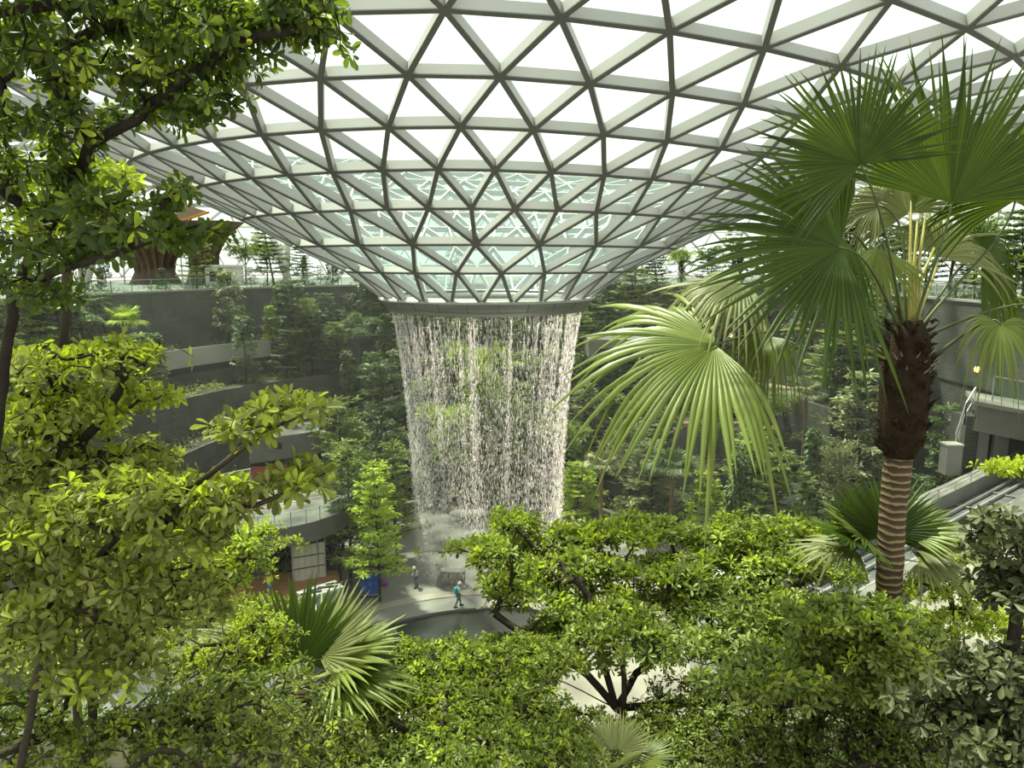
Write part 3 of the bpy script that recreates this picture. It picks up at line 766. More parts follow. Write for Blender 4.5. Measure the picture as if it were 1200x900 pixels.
def frond(parent, crown, H, A, Nn, R, span=4.6, nseg=46, droop=.25, mat='palm', stalk_r=.014, sag=.12, seed=0, stalk='stalkgreen', split=.5, cup=.15, scale=1.0):
    V, Fc = fan_blade(np.asarray(H, float), A, Nn, R, span, nseg, droop, seed=seed, split=split, cup=cup)
    fr_ = npmesh('frond', V, Fc, np.full(len(Fc) // 4, 4), LEAF[mat], parent)
    # leaf stalk, arching from crown to hub
    C, H = np.asarray(crown, float), np.asarray(H, float)
    An = np.asarray(A, float) / np.linalg.norm(A); L_ = np.linalg.norm(H - C)
    k = 14; pts = []
    m1 = C + (H - C) * .35 + np.array([0, 0, sag * L_]); m2 = H - An * L_ * .25 + np.array([0, 0, sag * L_ * .35])
    for t in np.linspace(0, 1, k):
        pts.append((1 - t) ** 3 * C + 3 * (1 - t) ** 2 * t * m1 + 3 * (1 - t) * t * t * m2 + t ** 3 * (H + An * .02))
    b = MB(); b.tube(pts, np.linspace(stalk_r * 1.7, stalk_r * .8, k), 6)
    s_ = b.build('leaf_stalk', M[stalk], None, True); s_.parent = fr_
    s_.matrix_parent_inverse = fr_.matrix_basis.inverted(); s_.location = (0, 0, 0)
    bpy.context.view_layer.update()
    s_.matrix_parent_inverse = fr_.matrix_world.inverted() if False else Matrix(); s_.matrix_basis = Matrix()
    return fr_


M['stalkgreen'] = surf('dark_green_stalk', (.07, .09, .025), .4, 0, .3, 3)
M['stalkyellow'] = surf('yellow_green_stalk', (.42, .38, .10), .45, 0, .3, 3)
M['fibre'] = surf('brown_palm_fibre', (.05, .032, .02), .95, 0, .6, 6, .9, .1)
M['palmbark'] = None


def ringed_bark(name, ca, cb, freq):
    m, nt, N, L = new_mat(name)
    out = N.new('ShaderNodeOutputMaterial'); b = N.new('ShaderNodeBsdfPrincipled'); tc = N.new('ShaderNodeTexCoord')
    w_ = N.new('ShaderNodeTexWave'); w_.wave_type = 'BANDS'; w_.bands_direction = 'Z'; w_.inputs['Scale'].default_value = freq; w_.inputs['Distortion'].default_value = 3.5
    w_.inputs['Detail'].default_value = 3; w_.inputs['Detail Scale'].default_value = 1.5
    L.new(tc.outputs['Object'], w_.inputs['Vector'])
    cr = N.new('ShaderNodeValToRGB'); e = cr.color_ramp.elements; e[0].color = (*cb, 1); e[0].position = .62; e[1].color = (*ca, 1); e[1].position = .9
    L.new(w_.outputs['Fac'], cr.inputs[0]); L.new(cr.outputs[0], b.inputs['Base Color']); b.inputs['Roughness'].default_value = .85
    bp = N.new('ShaderNodeBump'); bp.inputs['Strength'].default_value = .8; bp.inputs['Distance'].default_value = .02
    L.new(w_.outputs['Fac'], bp.inputs['Height']); L.new(bp.outputs[0], b.inputs['Normal']); L.new(b.outputs[0], out.inputs[0])
    return m


M['palmbark'] = ringed_bark('ringed_palm_bark', (.30, .21, .11), (.065, .04, .022), 2.4)


def up_of(A):
    """upper side of a blade whose axis is A"""
    A = np.asarray(A, float); A = A / np.linalg.norm(A)
    n_ = np.array([0, 0, 1.0]) - A * A[2]
    return n_


# big palm
PY = 12.2; PS = PY / 8.6
palm_base = P(1040, 900, PY)
pt = thing('fan_palm', 'tall fan palm with ringed brown trunk and huge pleated fans reaching the roof', 'palm tree', (P(1040, 900, PY)[0], PY, near_z(0, PY)))
tr_pts = [(P(1040, 900, PY)[0] - .02, PY, near_z(0, PY) - .1)] + [P(x, y, PY) for x, y in ((1040, 760), (1042, 680), (1046, 600), (1052, 545), (1056, 520))]
b = MB(); pts = []; rads = []
for k in range(len(tr_pts) - 1):
    for j in range(8):
        t = j / 8; pts.append(np.array(tr_pts[k]) * (1 - t) + np.array(tr_pts[k + 1]) * t)
        rads.append(PS * .155 - .0 * k + .006 * math.sin(j * 2.4 + k) + rng.normal(0, .003))
b.tube(pts, rads, 20); b.build('trunk', M['palmbark'], pt, True)
# fibrous upper trunk with old leaf bases
b = MB(); up = [P(x, y, PY) for x, y in ((1054, 535), (1056, 510), (1058, 480), (1060, 450), (1063, 420), (1066, 395), (1068, 375))]
b.tube(up, [q * PS for q in (.17, .25, .27, .27, .26, .22, .12)], 18)
cr_c = P(1064, 400, PY)
for k in range(150):
    t = rng.random(); c = np.array(up[0]) * (1 - t) + np.array(up[-1]) * t; a = rng.uniform(0, 2 * PI); r = .23 * PS
    d = np.array([math.cos(a), math.sin(a), 0]); q0 = c + d * r * .9; L_ = PS * rng.uniform(.06, .22)
    q1 = q0 + d * L_ * .45 + np.array([0, 0, L_ * rng.uniform(.2, .9)]); q2 = q1 + d * L_ * .3 + np.array([rng.normal(0, .03), rng.normal(0, .03), rng.uniform(-.05, .12)])
    b.tube([q0, q1, q2], [.035 * PS * rng.uniform(.5, 1), .022, .005], 4)
b.build('fibre_collar', M['fibre'], pt)
for k in range(26):
    b = MB(); a = rng.uniform(0, 2 * PI); d = np.array([math.cos(a), math.sin(a), 0]); c = np.array(up[4]) + np.array([0, 0, rng.uniform(-.25, .1)])
    q0 = c + d * .2 * PS; L_ = PS * rng.uniform(.12, .32); q1 = q0 + d * L_ * .6 + np.array([0, 0, L_ * .45])
    b.tube([q0, (q0 + q1) / 2 + (0, 0, -.01), q1], [.028, .018, .006], 4)
    b.build('cut_leaf_base', M['barkpale'], pt)
PX = lambda px, py, dY=0.0: P(px, py, PY + dY)


def fr_px(hub, tip, dY=0.0, tdY=0.0, facing=(0, -1, .3), cp=(1064, 405), **k):
    """fan whose hub and middle segment tip fall at these places"""
    H = PX(*hub, dY); T = PX(*tip, dY + tdY); A = T - H; R = np.linalg.norm(A); k['stalk_r'] = k.get('stalk_r', .014) * PS
    return frond(pt, PX(*cp), H, A, np.array(facing, float), R, **k)


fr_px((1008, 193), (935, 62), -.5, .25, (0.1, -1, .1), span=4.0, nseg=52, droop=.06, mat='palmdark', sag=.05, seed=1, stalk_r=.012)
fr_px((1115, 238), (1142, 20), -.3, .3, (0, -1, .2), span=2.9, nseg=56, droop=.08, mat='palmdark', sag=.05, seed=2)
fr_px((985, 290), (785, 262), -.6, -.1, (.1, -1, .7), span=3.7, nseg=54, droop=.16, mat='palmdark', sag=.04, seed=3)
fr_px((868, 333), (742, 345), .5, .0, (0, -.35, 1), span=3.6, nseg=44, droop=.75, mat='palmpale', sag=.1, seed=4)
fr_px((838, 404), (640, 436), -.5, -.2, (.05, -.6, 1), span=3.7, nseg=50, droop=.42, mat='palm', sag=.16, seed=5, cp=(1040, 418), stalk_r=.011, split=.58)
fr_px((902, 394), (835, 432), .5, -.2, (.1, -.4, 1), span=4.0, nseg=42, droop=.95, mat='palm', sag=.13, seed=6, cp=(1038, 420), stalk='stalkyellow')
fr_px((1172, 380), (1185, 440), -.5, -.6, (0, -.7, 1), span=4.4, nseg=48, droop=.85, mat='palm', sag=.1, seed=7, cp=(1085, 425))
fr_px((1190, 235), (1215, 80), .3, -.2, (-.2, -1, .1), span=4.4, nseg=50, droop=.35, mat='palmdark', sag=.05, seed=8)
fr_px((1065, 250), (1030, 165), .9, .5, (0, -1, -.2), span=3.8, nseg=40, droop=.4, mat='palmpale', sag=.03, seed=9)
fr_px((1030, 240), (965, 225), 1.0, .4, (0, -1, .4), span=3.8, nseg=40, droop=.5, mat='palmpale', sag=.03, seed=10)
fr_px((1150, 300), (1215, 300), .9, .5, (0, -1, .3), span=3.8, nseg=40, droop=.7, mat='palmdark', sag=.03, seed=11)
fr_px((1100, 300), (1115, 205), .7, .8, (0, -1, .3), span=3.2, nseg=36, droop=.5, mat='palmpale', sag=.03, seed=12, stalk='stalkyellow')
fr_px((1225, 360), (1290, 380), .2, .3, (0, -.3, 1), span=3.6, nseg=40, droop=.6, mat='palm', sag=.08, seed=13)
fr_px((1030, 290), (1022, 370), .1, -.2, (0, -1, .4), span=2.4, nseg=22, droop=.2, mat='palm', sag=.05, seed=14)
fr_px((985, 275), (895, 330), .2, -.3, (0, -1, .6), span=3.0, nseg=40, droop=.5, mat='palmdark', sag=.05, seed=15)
# upright young stalks in the heart
for k, (hx, hy) in enumerate(((1068, 235), (1075, 260), (1085, 250), (1095, 290))):
    b = MB(); b.tube([PX(1066 + k * 3, 400), PX(1066 + k * 4, 330, .1), PX(hx, hy, .2)], [.035 * PS, .024 * PS, .012 * PS], 6); b.build('young_stalk', M['stalkyellow'], pt, True)
V, Fc = fan_blade(PX(1070, 250, .15), np.array([.02, .05, 1]), np.array([0, -1, 0]), .95 * PS, .5, 12, .0, seed=30, cup=0)
npmesh('spear_leaf', V, Fc, np.full(len(Fc) // 4, 4), LEAF['palm'], pt)


def palm_at(name, label, base, crown, fronds, stem=.10, scale=1.0, cat='palm', trunkmat='palmbark', group=None):
    """smaller fan palm: fronds = (azimuth deg, elevation deg, stalk length, blade radius, material, droop)"""
    base, crown = np.array(base, float), np.asarray(crown, float)
    gz_ = near_z(base[0], base[1]) - .05 if base[1] < 30 else land_z(base[0], base[1])
    if base[1] < 30 or gz_ < crown[2] - .6: base[2] = gz_
    t = thing(name, label, cat, tuple(base), group)
    b = MB(); b.tube([base + (crown - base) * q for q in np.linspace(0, 1, 8)], np.linspace(stem * 1.2, stem, 8), 10); b.build('trunk', M[trunkmat], t, True)
    for i, (az, el, sl, R, m_, dr) in enumerate(fronds):
        az, el = math.radians(az), math.radians(el)
        d = np.array([math.sin(az) * math.cos(el), math.cos(az) * math.cos(el), math.sin(el)])   # az 0 = away, 90 = right
        H = crown + d * sl; A = d + np.array([0, 0, -dr * .6])
        frond(t, crown, H, A, up_of(A), R, span=3.7, nseg=34, droop=dr, mat=m_, sag=.04, seed=100 + i, stalk_r=.012 * scale)
    return t


palm_at('fan_palm', 'low fan palm with one deep-green upright fan before the pool', P(350, 880, 10), P(352, 806, 10),
        [(0, 66, .35, 1.35, 'palmdark', .0), (-40, 62, .4, 1.3, 'palmdark', .05), (48, 50, .5, 1.3, 'palmpale', .05), (80, 34, .6, 1.3, 'palm', .15), (95, 14, .6, 1.3, 'palm', .2), (65, 22, .5, 1.2, 'palmdark', .2),
         (-60, 34, .7, 1.4, 'palmpale', .2), (-85, 26, .9, 1.5, 'palm', .25), (-100, 0, .7, 1.4, 'palmpale', .35), (150, 40, .3, .9, 'palmpale', .1), (110, -10, .5, 1.0, 'palm', .3), (-140, 10, .6, 1.1, 'palmpale', .3)], stem=.16)
palm_at('fan_palm', 'low fan palm with green and yellowed fans behind the tall palm trunk', P(1040, 720, 12.5), P(1040, 655, 12.5),
        [(-30, 50, .5, 1.15, 'palmdark', .05), (-75, 42, .5, 1.1, 'palm', .1), (25, 55, .5, 1.25, 'palmdark', .05), (60, 35, .6, 1.2, 'palm', .15), (85, 18, .55, 1.2, 'palmpale', .25),
         (-70, 12, .6, 1.2, 'palmpale', .3), (120, 5, .5, 1.0, 'palmpale', .3), (0, 70, .4, 1.2, 'palmdark', .0), (-95, 30, .7, 1.0, 'palmdark', .15)], stem=.15)
palm_at('fan_palm', 'small pale fan palm under the forked canopy tree', P(725, 950, 9.5), P(722, 905, 9.5),
        [(-30, 60, .3, .6, 'palmpale', .05), (30, 55, .3, .6, 'palmpale', .05), (90, 30, .4, .6, 'palm', .1), (-90, 30, .4, .6, 'palm', .1), (150, 60, .2, .5, 'palmpale', .1)], stem=.08)


# ================================================================== trees of the valley (prototypes, then copies)
def bg_parts(kind, mat, seed):
    """returns builder(parent) for a tree about 8 m tall with its base at the parent's origin"""
    r_ = np.random.default_rng(seed)
    O, D, Nn, Ls, Ws = [], [], [], [], []
    EA, EB, ra, rb = [], [], [], []

    def edge(a, b, x, y): EA.append(a); EB.append(b); ra.append(x); rb.append(y)
    def put(o, d, n_, l, w_): O.append(o); D.append(d); Nn.append(n_); Ls.append(np.full(len(o), l * 1.35) * r_.uniform(.7, 1.2, len(o))); Ws.append(np.full(len(o), w_ * 1.3) * r_.uniform(.8, 1.2, len(o)))
    H = 8.0
    top = np.array([r_.normal(0, .2), r_.normal(0, .2), H])
    stem = lambda t: top * t + np.array([math.sin(t * 5 + seed) * .12, math.cos(t * 4) * .1, 0]) * t
    for i in range(10): edge(stem(i / 10), stem((i + 1) / 10), .13 * (1 - i / 11), .13 * (1 - (i + 1) / 11))
    if kind == 'layered':
        zs = np.linspace(.26, .99, 11)
        for zi, z in enumerate(zs):
            c = stem(z); R = 2.5 * (1 - (z - .2) ** 1.6) * r_.uniform(.75, 1.1) + .25
            nb = r_.integers(4, 7); a0 = r_.random() * 6
            for k in range(nb):
                a = a0 + 2 * PI * k / nb + r_.normal(0, .2); d = np.array([math.cos(a), math.sin(a), r_.uniform(.02, .22)]); Rk = R * r_.uniform(.6, 1.1)
                e = c + d * Rk; edge(c, e, .035, .01)
                m = int(26 * Rk) + 6; t = r_.uniform(.25, 1.05, m); sp = .34 * Rk * np.sin(np.clip(t, 0, 1) * PI * .8 + .3)
                s_ = np.array([-math.sin(a), math.cos(a), 0])
                o = c + d * (t * Rk)[:, None] + s_ * (r_.uniform(-1, 1, m) * sp)[:, None]; o[:, 2] += r_.normal(0, .06, m)
                dd = d * .6 + s_ * r_.normal(0, .8, m)[:, None] + r_.normal(0, .3, (m, 3)) * [1, 1, .4]
                put(o, dd, np.array([0, 0, 1.0]) + r_.normal(0, .28, (m, 3)), .34, .17)
    elif kind == 'column':
        m = 1500; z = r_.uniform(.12, 1.0, m); R = 1.25 * np.sqrt(np.clip(1.02 - z, 0, 1)) * (.75 + .25 * np.sin(z * 26 + seed)) + .08
        a = r_.uniform(0, 2 * PI, m); rr = R * np.sqrt(r_.uniform(.25, 1, m))
        o = np.stack([rr * np.cos(a), rr * np.sin(a), z * H], 1) + top * z[:, None] * [1, 1, 0]
        out = np.stack([np.cos(a), np.sin(a), np.zeros(m)], 1)
        put(o, out + np.array([0, 0, -.35]) + r_.normal(0, .4, (m, 3)), out * .6 + np.array([0, 0, 1.0]) + r_.normal(0, .3, (m, 3)), .36, .22)
        for k in range(40):
            z = r_.uniform(.15, .95); a = r_.uniform(0, 6.28); edge(stem(z), stem(z) + np.array([math.cos(a), math.sin(a), .2]) * 1.0 * math.sqrt(1.02 - z), .02, .008)
    elif kind == 'round':
        bl = [(np.array([r_.normal(0, 1.0), r_.normal(0, 1.0), r_.uniform(3.6, 7.2)]), r_.uniform(.8, 1.4)) for _ in range(11)]
        for c, R in bl:
            edge(stem(max(.2, c[2] / H - .3)), c, .04, .012); m = 190
            d = norm(r_.normal(0, 1, (m, 3))); d[:, 2] = np.where(d[:, 2] < -.3, -d[:, 2], d[:, 2])
            o = c + d * R * (r_.uniform(.5, 1.05, m) ** .6)[:, None] * [1, 1, .62]
            put(o, d + r_.normal(0, .6, (m, 3)), np.array([0, 0, .9]) + d * .5 + r_.normal(0, .3, (m, 3)), .28, .15)
            for _ in range(3): edge(c, c + norm(r_.normal(0, 1, 3)) * R * .7, .012, .005)
    elif kind == 'wispy':
        for k in range(46):
            z = r_.uniform(.3, .95); a = r_.uniform(0, 6.28); L_ = 1.9 * (1.15 - z) + .5; d = norm(np.array([math.cos(a), math.sin(a), .75])); e = stem(z) + d * L_
            edge(stem(z), e, .025, .006); m = 26; t = r_.uniform(.25, 1.1, m)
            put(stem(z) + d * (t * L_)[:, None] + r_.normal(0, .15, (m, 3)), d + r_.normal(0, .6, (m, 3)), np.array([0, 0, 1.0]) + r_.normal(0, .5, (m, 3)), .26, .10)
    elif kind == 'bigleaf':
        for k in range(60):
            z = r_.uniform(.18, 1.0); a = r_.uniform(0, 6.28); L_ = 1.3 * math.sqrt(1.05 - z) + .2; d = np.array([math.cos(a), math.sin(a), .25]); e = stem(z) + d * L_
            edge(stem(z), e, .02, .01); m = 16; th = r_.uniform(0, 6.28, m)
            put(e + r_.normal(0, .15, (m, 3)), np.stack([np.cos(th), np.sin(th), np.full(m, -.35)], 1), np.array([0, 0, 1.0]) + r_.normal(0, .25, (m, 3)), .42, .22)
    O, D, Nn, Ls, Ws = map(np.concatenate, (O, D, Nn, Ls, Ws))
    return dict(leaf=(O, D, Nn, Ls, Ws), edge=(np.array(EA), np.array(EB), np.array(ra), np.array(rb)), mat=mat)


PROTO = {}
HIDE = []


def bg_proto(key, kind, mat, seed, bark='bark'):
    p = bg_parts(kind, mat, seed)
    f = leaves('foliage', *p['leaf'], LEAF[mat], None, low=True); t_ = cones('trunk', *p['edge'], M[bark], None, 5)
    PROTO[key] = (f.data, t_.data); bpy.data.objects.remove(f); bpy.data.objects.remove(t_)


for i, (key, kind, mat, bark) in enumerate((('layered_mid', 'layered', 'bgmid', 'bark'), ('layered_grey', 'layered', 'bggrey', 'bark'), ('layered_dark', 'layered', 'bgdark', 'bark'), ('layered_lime', 'layered', 'bglime', 'bark'),
                                      ('column_dark', 'column', 'bgdark', 'bark'), ('column_lime', 'column', 'bglime', 'bark'), ('column_grey', 'column', 'bggrey', 'bark'), ('round_lime', 'round', 'bglime', 'bark'), ('round_mid', 'round', 'bgmid', 'bark'), ('round_dark', 'round', 'bgdark', 'bark'),
                                      ('wispy_grey', 'wispy', 'bggrey', 'barkpale'), ('bigleaf_grey', 'bigleaf', 'bggrey', 'bark'), ('bigleaf_dark', 'bigleaf', 'bgdark', 'bark'))):
    bg_proto(key, kind, mat, 11 + i, bark)
KINDNAME = {'layered': ('layered_tree', 'tree with flat layered branches'), 'column': ('columnar_tree', 'narrow columnar tree'), 'round': ('rounded_tree', 'tree with rounded billowing crown'),
            'wispy': ('wispy_tree', 'wispy tree with upswept twigs'), 'bigleaf': ('large_leaved_tree', 'slim tree with large drooping leaves')}
TINT = {'mid': 'green', 'grey': 'grey-green', 'dark': 'dark green', 'lime': 'yellow-green'}
BG = []


def world_px(p):
    d = np.asarray(p, float) - CAM
    f = d[1] * math.cos(TH) - d[2] * math.sin(TH); u = d[1] * math.sin(TH) + d[2] * math.cos(TH)
    return 600 + F * d[0] / f, 450 - F * u / f


def bg_tree(key, base, h, wide=1.0, where=None):
    kind, tint = key.split('_'); name = KINDNAME[kind][0]
    t = bpy.data.objects.new(name, None); COL.objects.link(t); t.location = base; t.empty_display_size = .2
    s_ = h / 8.0; t.scale = (s_ * wide, s_ * wide, s_); t.rotation_euler = (0, 0, rng.uniform(0, 6.28))
    for nm, me in zip(('foliage', 'trunk'), PROTO[key]):
        o = bpy.data.objects.new(nm, me); COL.objects.link(o); o.parent = t
    t['category'] = 'tree'; BG.append((t, key, np.array(base, float), h, where))
    return t


def tier_tree(key, ti, deg, h, wide=1.0, back=1.6):
    r, z0, z1 = TIERS[ti][:3]
    return bg_tree(key, pol(r + back, deg, z1 - .15), h, wide, ti)


def at_px(key, px, ytop, ybase, Y, wide=1.0, where=None):
    """tree standing at distance Y whose foot and tip show at these heights"""
    a = P(px, ybase, Y); b_ = P(px, ytop, Y)
    z = land_z(a[0], Y); h = max(2.5, b_[2] - z); where = max([i for i, q in enumerate(TIERS) if q[2] - .2 <= z + .01] or [0])
    return bg_tree(key, (a[0], Y, z), h, wide * max(.45, min(1.6, (b_[2] - a[2]) / h)), where)


keys_back = ['layered_mid', 'layered_grey', 'layered_dark', 'column_dark', 'layered_dark', 'bigleaf_dark', 'round_dark', 'layered_grey', 'round_mid', 'bigleaf_grey', 'column_dark', 'layered_mid']
sched = [  # tier, from, to, step, h range
    (6, -112, 112, 4.6, (4.5, 8.5), 2.2), (5, -104, 82, 4.4, (5.0, 8.6), 1.7), (4, -98, 80, 5.0, (5.0, 8.0), 1.8), (3, -92, 74, 6.0, (5, 7.4), 1.8),
    (2, -58, 70, 7, (4.2, 6.8), 1.8), (1, -52, 60, 9, (3.6, 5.6), 1.5), (0, -44, 58, 15, (3.0, 4.6), 1.3)]
for ti, d0, d1, st, (h0, h1), bk in sched:
    d = d0 + rng.uniform(0, 2)
    while d < d1:
        p = pol(TIERS[ti][0] + bk, d, TIERS[ti][2]); px, py = world_px(p)
        key = keys_back[rng.integers(len(keys_back))]
        skip = (ti == 5 and 150 < px < 330 and rng.random() < .8) or (ti == 4 and 150 < px < 330 and rng.random() < .7) or (ti == 6 and px < 330 and rng.random() < .55) or (ti <= 3 and px < 400) or (ti <= 4 and 800 < px < 960 and rng.random() < .7) or px < -60 or px > 1260
        if ti >= 4 and 465 < px < 670 and rng.random() < .55: skip = True
        if not skip: tier_tree(key, ti, d, rng.uniform(h0, h1), rng.uniform(1.0, 1.5), bk)
        d += st * rng.uniform(.8, 1.25)
# particular trees
at_px('column_lime', 322, 358, 445, 82, .95, 4); at_px('column_dark', 265, 345, 430, 84, .9, 5); at_px('column_dark', 200, 345, 470, 80, 1.0, 4); at_px('layered_grey', 232, 320, 420, 86, .8, 5)
at_px('column_dark', 125, 315, 400, 84, .9, 5); at_px('layered_dark', 350, 330, 440, 82, 1.0, 5); at_px('layered_grey', 160, 455, 560, 62, 1.5, 3); at_px('layered_dark', 300, 350, 430, 86, .8, 5)
at_px('layered_mid', 410, 520, 665, 54, .9, 1); at_px('layered_lime', 445, 545, 690, 51, .75, 0); at_px('layered_mid', 400, 470, 600, 60, 1.1, 3); at_px('layered_dark', 440, 430, 540, 66, 1.2, 3)
at_px('layered_mid', 465, 520, 640, 58, .9, 1); at_px('column_grey', 345, 470, 560, 62, .8, 3)
at_px('round_lime', 563, 400, 560, 72, .75, 3); at_px('wispy_grey', 575, 500, 640, 70, 1.3, 1); at_px('round_lime', 525, 470, 600, 70, .8, 2); at_px('round_mid', 590, 430, 560, 74, 1.0, 4); at_px('round_mid', 640, 460, 600, 72, .9, 3); at_px('layered_mid', 600, 520, 640, 70, 1.0, 1)
at_px('layered_lime', 676, 545, 640, 66, .95, 1); at_px('wispy_grey', 738, 495, 600, 68, 1.5, 3); at_px('layered_grey', 760, 520, 640, 64, 1.1, 2)
at_px('layered_mid', 875, 505, 640, 56, 1.0, 3); at_px('layered_mid', 905, 530, 660, 54, 1.1, 2); at_px('column_dark', 948, 500, 580, 58, 1.3, 4); at_px('layered_lime', 825, 555, 660, 54, .9, 2); at_px('column_dark', 858, 530, 650, 55, .9, 2)
at_px('layered_grey', 1000, 440, 560, 60, 1.4, 4); at_px('layered_mid', 985, 390, 500, 66, 1.4, 5); at_px('layered_grey', 1010, 330, 450, 70, 1.4, 5); at_px('layered_dark', 1095, 480, 580, 52, 1.0, 4); at_px('wispy_grey', 975, 520, 610, 56, 1.6, 3)
at_px('layered_grey', 1120, 330, 440, 66, 1.4, 5); at_px('layered_dark', 1180, 300, 420, 66, 1.4, 5); at_px('layered_mid', 1150, 340, 440, 62, 1.2, 5)
# trees on the upper terrace, against the glass
for (px, yt, Y, k, wd_) in ((160, 300, 112, 'round_dark', 1), (285, 272, 104, 'round_mid', 1.1), (310, 268, 108, 'round_mid', 1.0), (355, 300, 100, 'column_dark', .9), (375, 318, 100, 'layered_dark', 1.2), (60, 290, 96, 'round_mid', 1.2), (20, 300, 92, 'round_dark', 1.2),
                      (740, 318, 104, 'layered_dark', 1.3), (770, 300, 104, 'layered_dark', 1.2), (800, 305, 100, 'column_dark', 1.2), (860, 270, 98, 'layered_grey', 1.2), (835, 285, 100, 'round_dark', 1.0), (920, 280, 95, 'layered_dark', 1.2), (1000, 280, 92, 'round_dark', 1.2), (1060, 270, 92, 'layered_grey', 1.2), (1150, 260, 90, 'round_dark', 1.3), (1200, 250, 88, 'layered_dark', 1.2),
                      (430, 330, 100, 'layered_dark', 1.2), (400, 325, 102, 'round_dark', 1), (700, 335, 104, 'round_dark', 1.0), (590, 372, 104, 'layered_dark', .5), (120, 285, 108, 'column_dark', 1.0)):
    top = P(px, yt, Y)[2]; a = P(px, yt, Y)
    bg_tree(k, (a[0], Y, 21.4), max(2.5, top - 21.4), wd_, 6)

# labels that single each one out
ZONES = [(90, 'beyond the overhanging limbs'), (180, 'above the lime-topped thicket'), (335, 'by the pale ledge'), (400, 'above the round deck'), (462, 'between deck and waterfall'),
         (560, 'behind waterfall, deck half'), (682, 'behind waterfall, palm half'), (790, 'behind drooping palm fans'), (960, 'by the rosy walkway'), (1075, 'behind the tall palm trunk'), (3000, 'above the train tunnel')]
groups = {}
for t, key, p, h, wh in BG:
    px, py = world_px(p + np.array([0, 0, h * .6])); kind, tint = key.split('_')
    z = next(n_ for lim, n_ in ZONES if px < lim)
    if wh is None: wh = 3
    groups.setdefault((key, z, wh), []).append((px, t, h))
ORD = ['first', 'second', 'third', 'fourth', 'fifth', 'sixth', 'seventh', 'eighth']
for (key, z, wh), lst in groups.items():
    kind, tint = key.split('_'); lst.sort(key=lambda q: q[0])
    nm = {'layered': 'layered tree', 'column': 'columnar tree', 'round': 'rounded tree', 'wispy': 'wispy tree', 'bigleaf': 'large-leaved tree'}[kind]
    for i, (px, t, h) in enumerate(lst):
        lab = f"{TINT[tint]} {nm}, {TN[wh]} terrace, {z}"
        if len(lst) > 1: lab = f"{ORD[i]} {TINT[tint]} {nm} on {TN[wh]} terrace {z}"
        t['label'] = lab; t['group'] = 'trees on the ' + TN[wh] + ' terrace'
# low planting along the terraces
for ti, (r, z0, z1, d0, d1, dep, mt) in enumerate(TIERS):
    n = int(1.1 * r * (d1 - d0) / 180 * PI * 9); deg = rng.uniform(d0, d1, n); rr = rng.uniform(r + .25, r + min(dep, 4) - .3, n)
    den = np.sin(deg * .7 + ti * 2) + np.sin(deg * .31 + ti) + rng.normal(0, .4, n) > -.5
    deg, rr = deg[den], rr[den]; a = np.radians(deg)
    per = 9; O = np.stack([X0 + rr * np.sin(a), YC + rr * np.cos(a), np.full(len(a), z1 - .1)], 1)
    O = np.repeat(O, per, 0) + rng.normal(0, .22, (len(O) * per, 3)) * [1, 1, 0]; O[:, 2] += np.abs(rng.normal(0, .35, len(O))) + .02
    D = rng.normal(0, 1, (len(O), 3)); D[:, 2] = np.abs(D[:, 2]) * .6 - .1; Nn = np.array([0, 0, 1.0]) + rng.normal(0, .4, (len(O), 3))
    ln = rng.uniform(.2, .42, len(O))
    o = leaves('undergrowth', O, D, Nn, ln, ln * .45, LEAF[['bgmid', 'bgdark', 'bggrey', 'bgdark', 'bgmid', 'bgdark', 'bgdark'][ti]], None, low=True)
    tag(o, f'low mixed planting spilling along the {TN[ti]} stone terrace', 'plants', kind='stuff')


# ================================================================== built things in the valley
# round viewing deck, bottom left of the waterfall
dc = G(318, 588, 6.6); DR = 6.2
dk = thing('viewing_deck', 'round grey viewing deck with thick concrete rim and low railing', 'deck', tuple(dc))
zt = dc[2]
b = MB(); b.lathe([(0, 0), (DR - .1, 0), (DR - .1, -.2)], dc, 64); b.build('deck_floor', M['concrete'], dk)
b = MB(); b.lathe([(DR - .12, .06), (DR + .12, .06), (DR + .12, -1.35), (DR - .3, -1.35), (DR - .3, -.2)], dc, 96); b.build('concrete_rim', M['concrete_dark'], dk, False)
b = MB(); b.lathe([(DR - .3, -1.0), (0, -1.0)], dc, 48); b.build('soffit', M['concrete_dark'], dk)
for k in range(36):
    a = 2 * PI * k / 36; c = dc + np.array([math.sin(a), math.cos(a), 0]) * DR
    b = MB(); b.bar(c + (0, 0, .05), c + (0, 0, 1.1), .05, .05, (math.sin(a), math.cos(a), 0), -.025); b.build('railing_post', M['grey'], dk)
b = MB(); b.lathe([(DR + .02, 1.12), (DR + .06, 1.08), (DR, 1.05), (DR - .04, 1.09), (DR + .02, 1.12)], dc, 96); b.build('handrail', M['railmetal'], dk)
b = MB(); b.lathe([(DR, 1.0), (DR, .12)], dc, 96); b.build('glass_panel', M['railglass'], dk)
b = MB(); b.bar(dc + (-3, -3.5, .02), dc + (4.6, 2.0, .02), .12, .02); b.build('deck_joint', M['white'], dk)
for k, (ax_, ay_) in enumerate(((-3.5, 1.5), (3.4, 2.6), (-1, 4.2), (-4.5, -2.0))):
    b = MB(); b.tube([dc + (ax_, ay_, -1.0), (dc[0] + ax_, dc[1] + ay_, 0)], .28, 12); b.build('support_column', M['concrete_dark'], dk)
# dark back of the space below the deck
b = MB(); b.lathe([(DR - 1.2, zt - 1.0), (DR - 1.2, 0)], (dc[0], dc[1], 0), 48, math.radians(-120), math.radians(110)); struct(b.build('wall_under_deck', M['dark']))
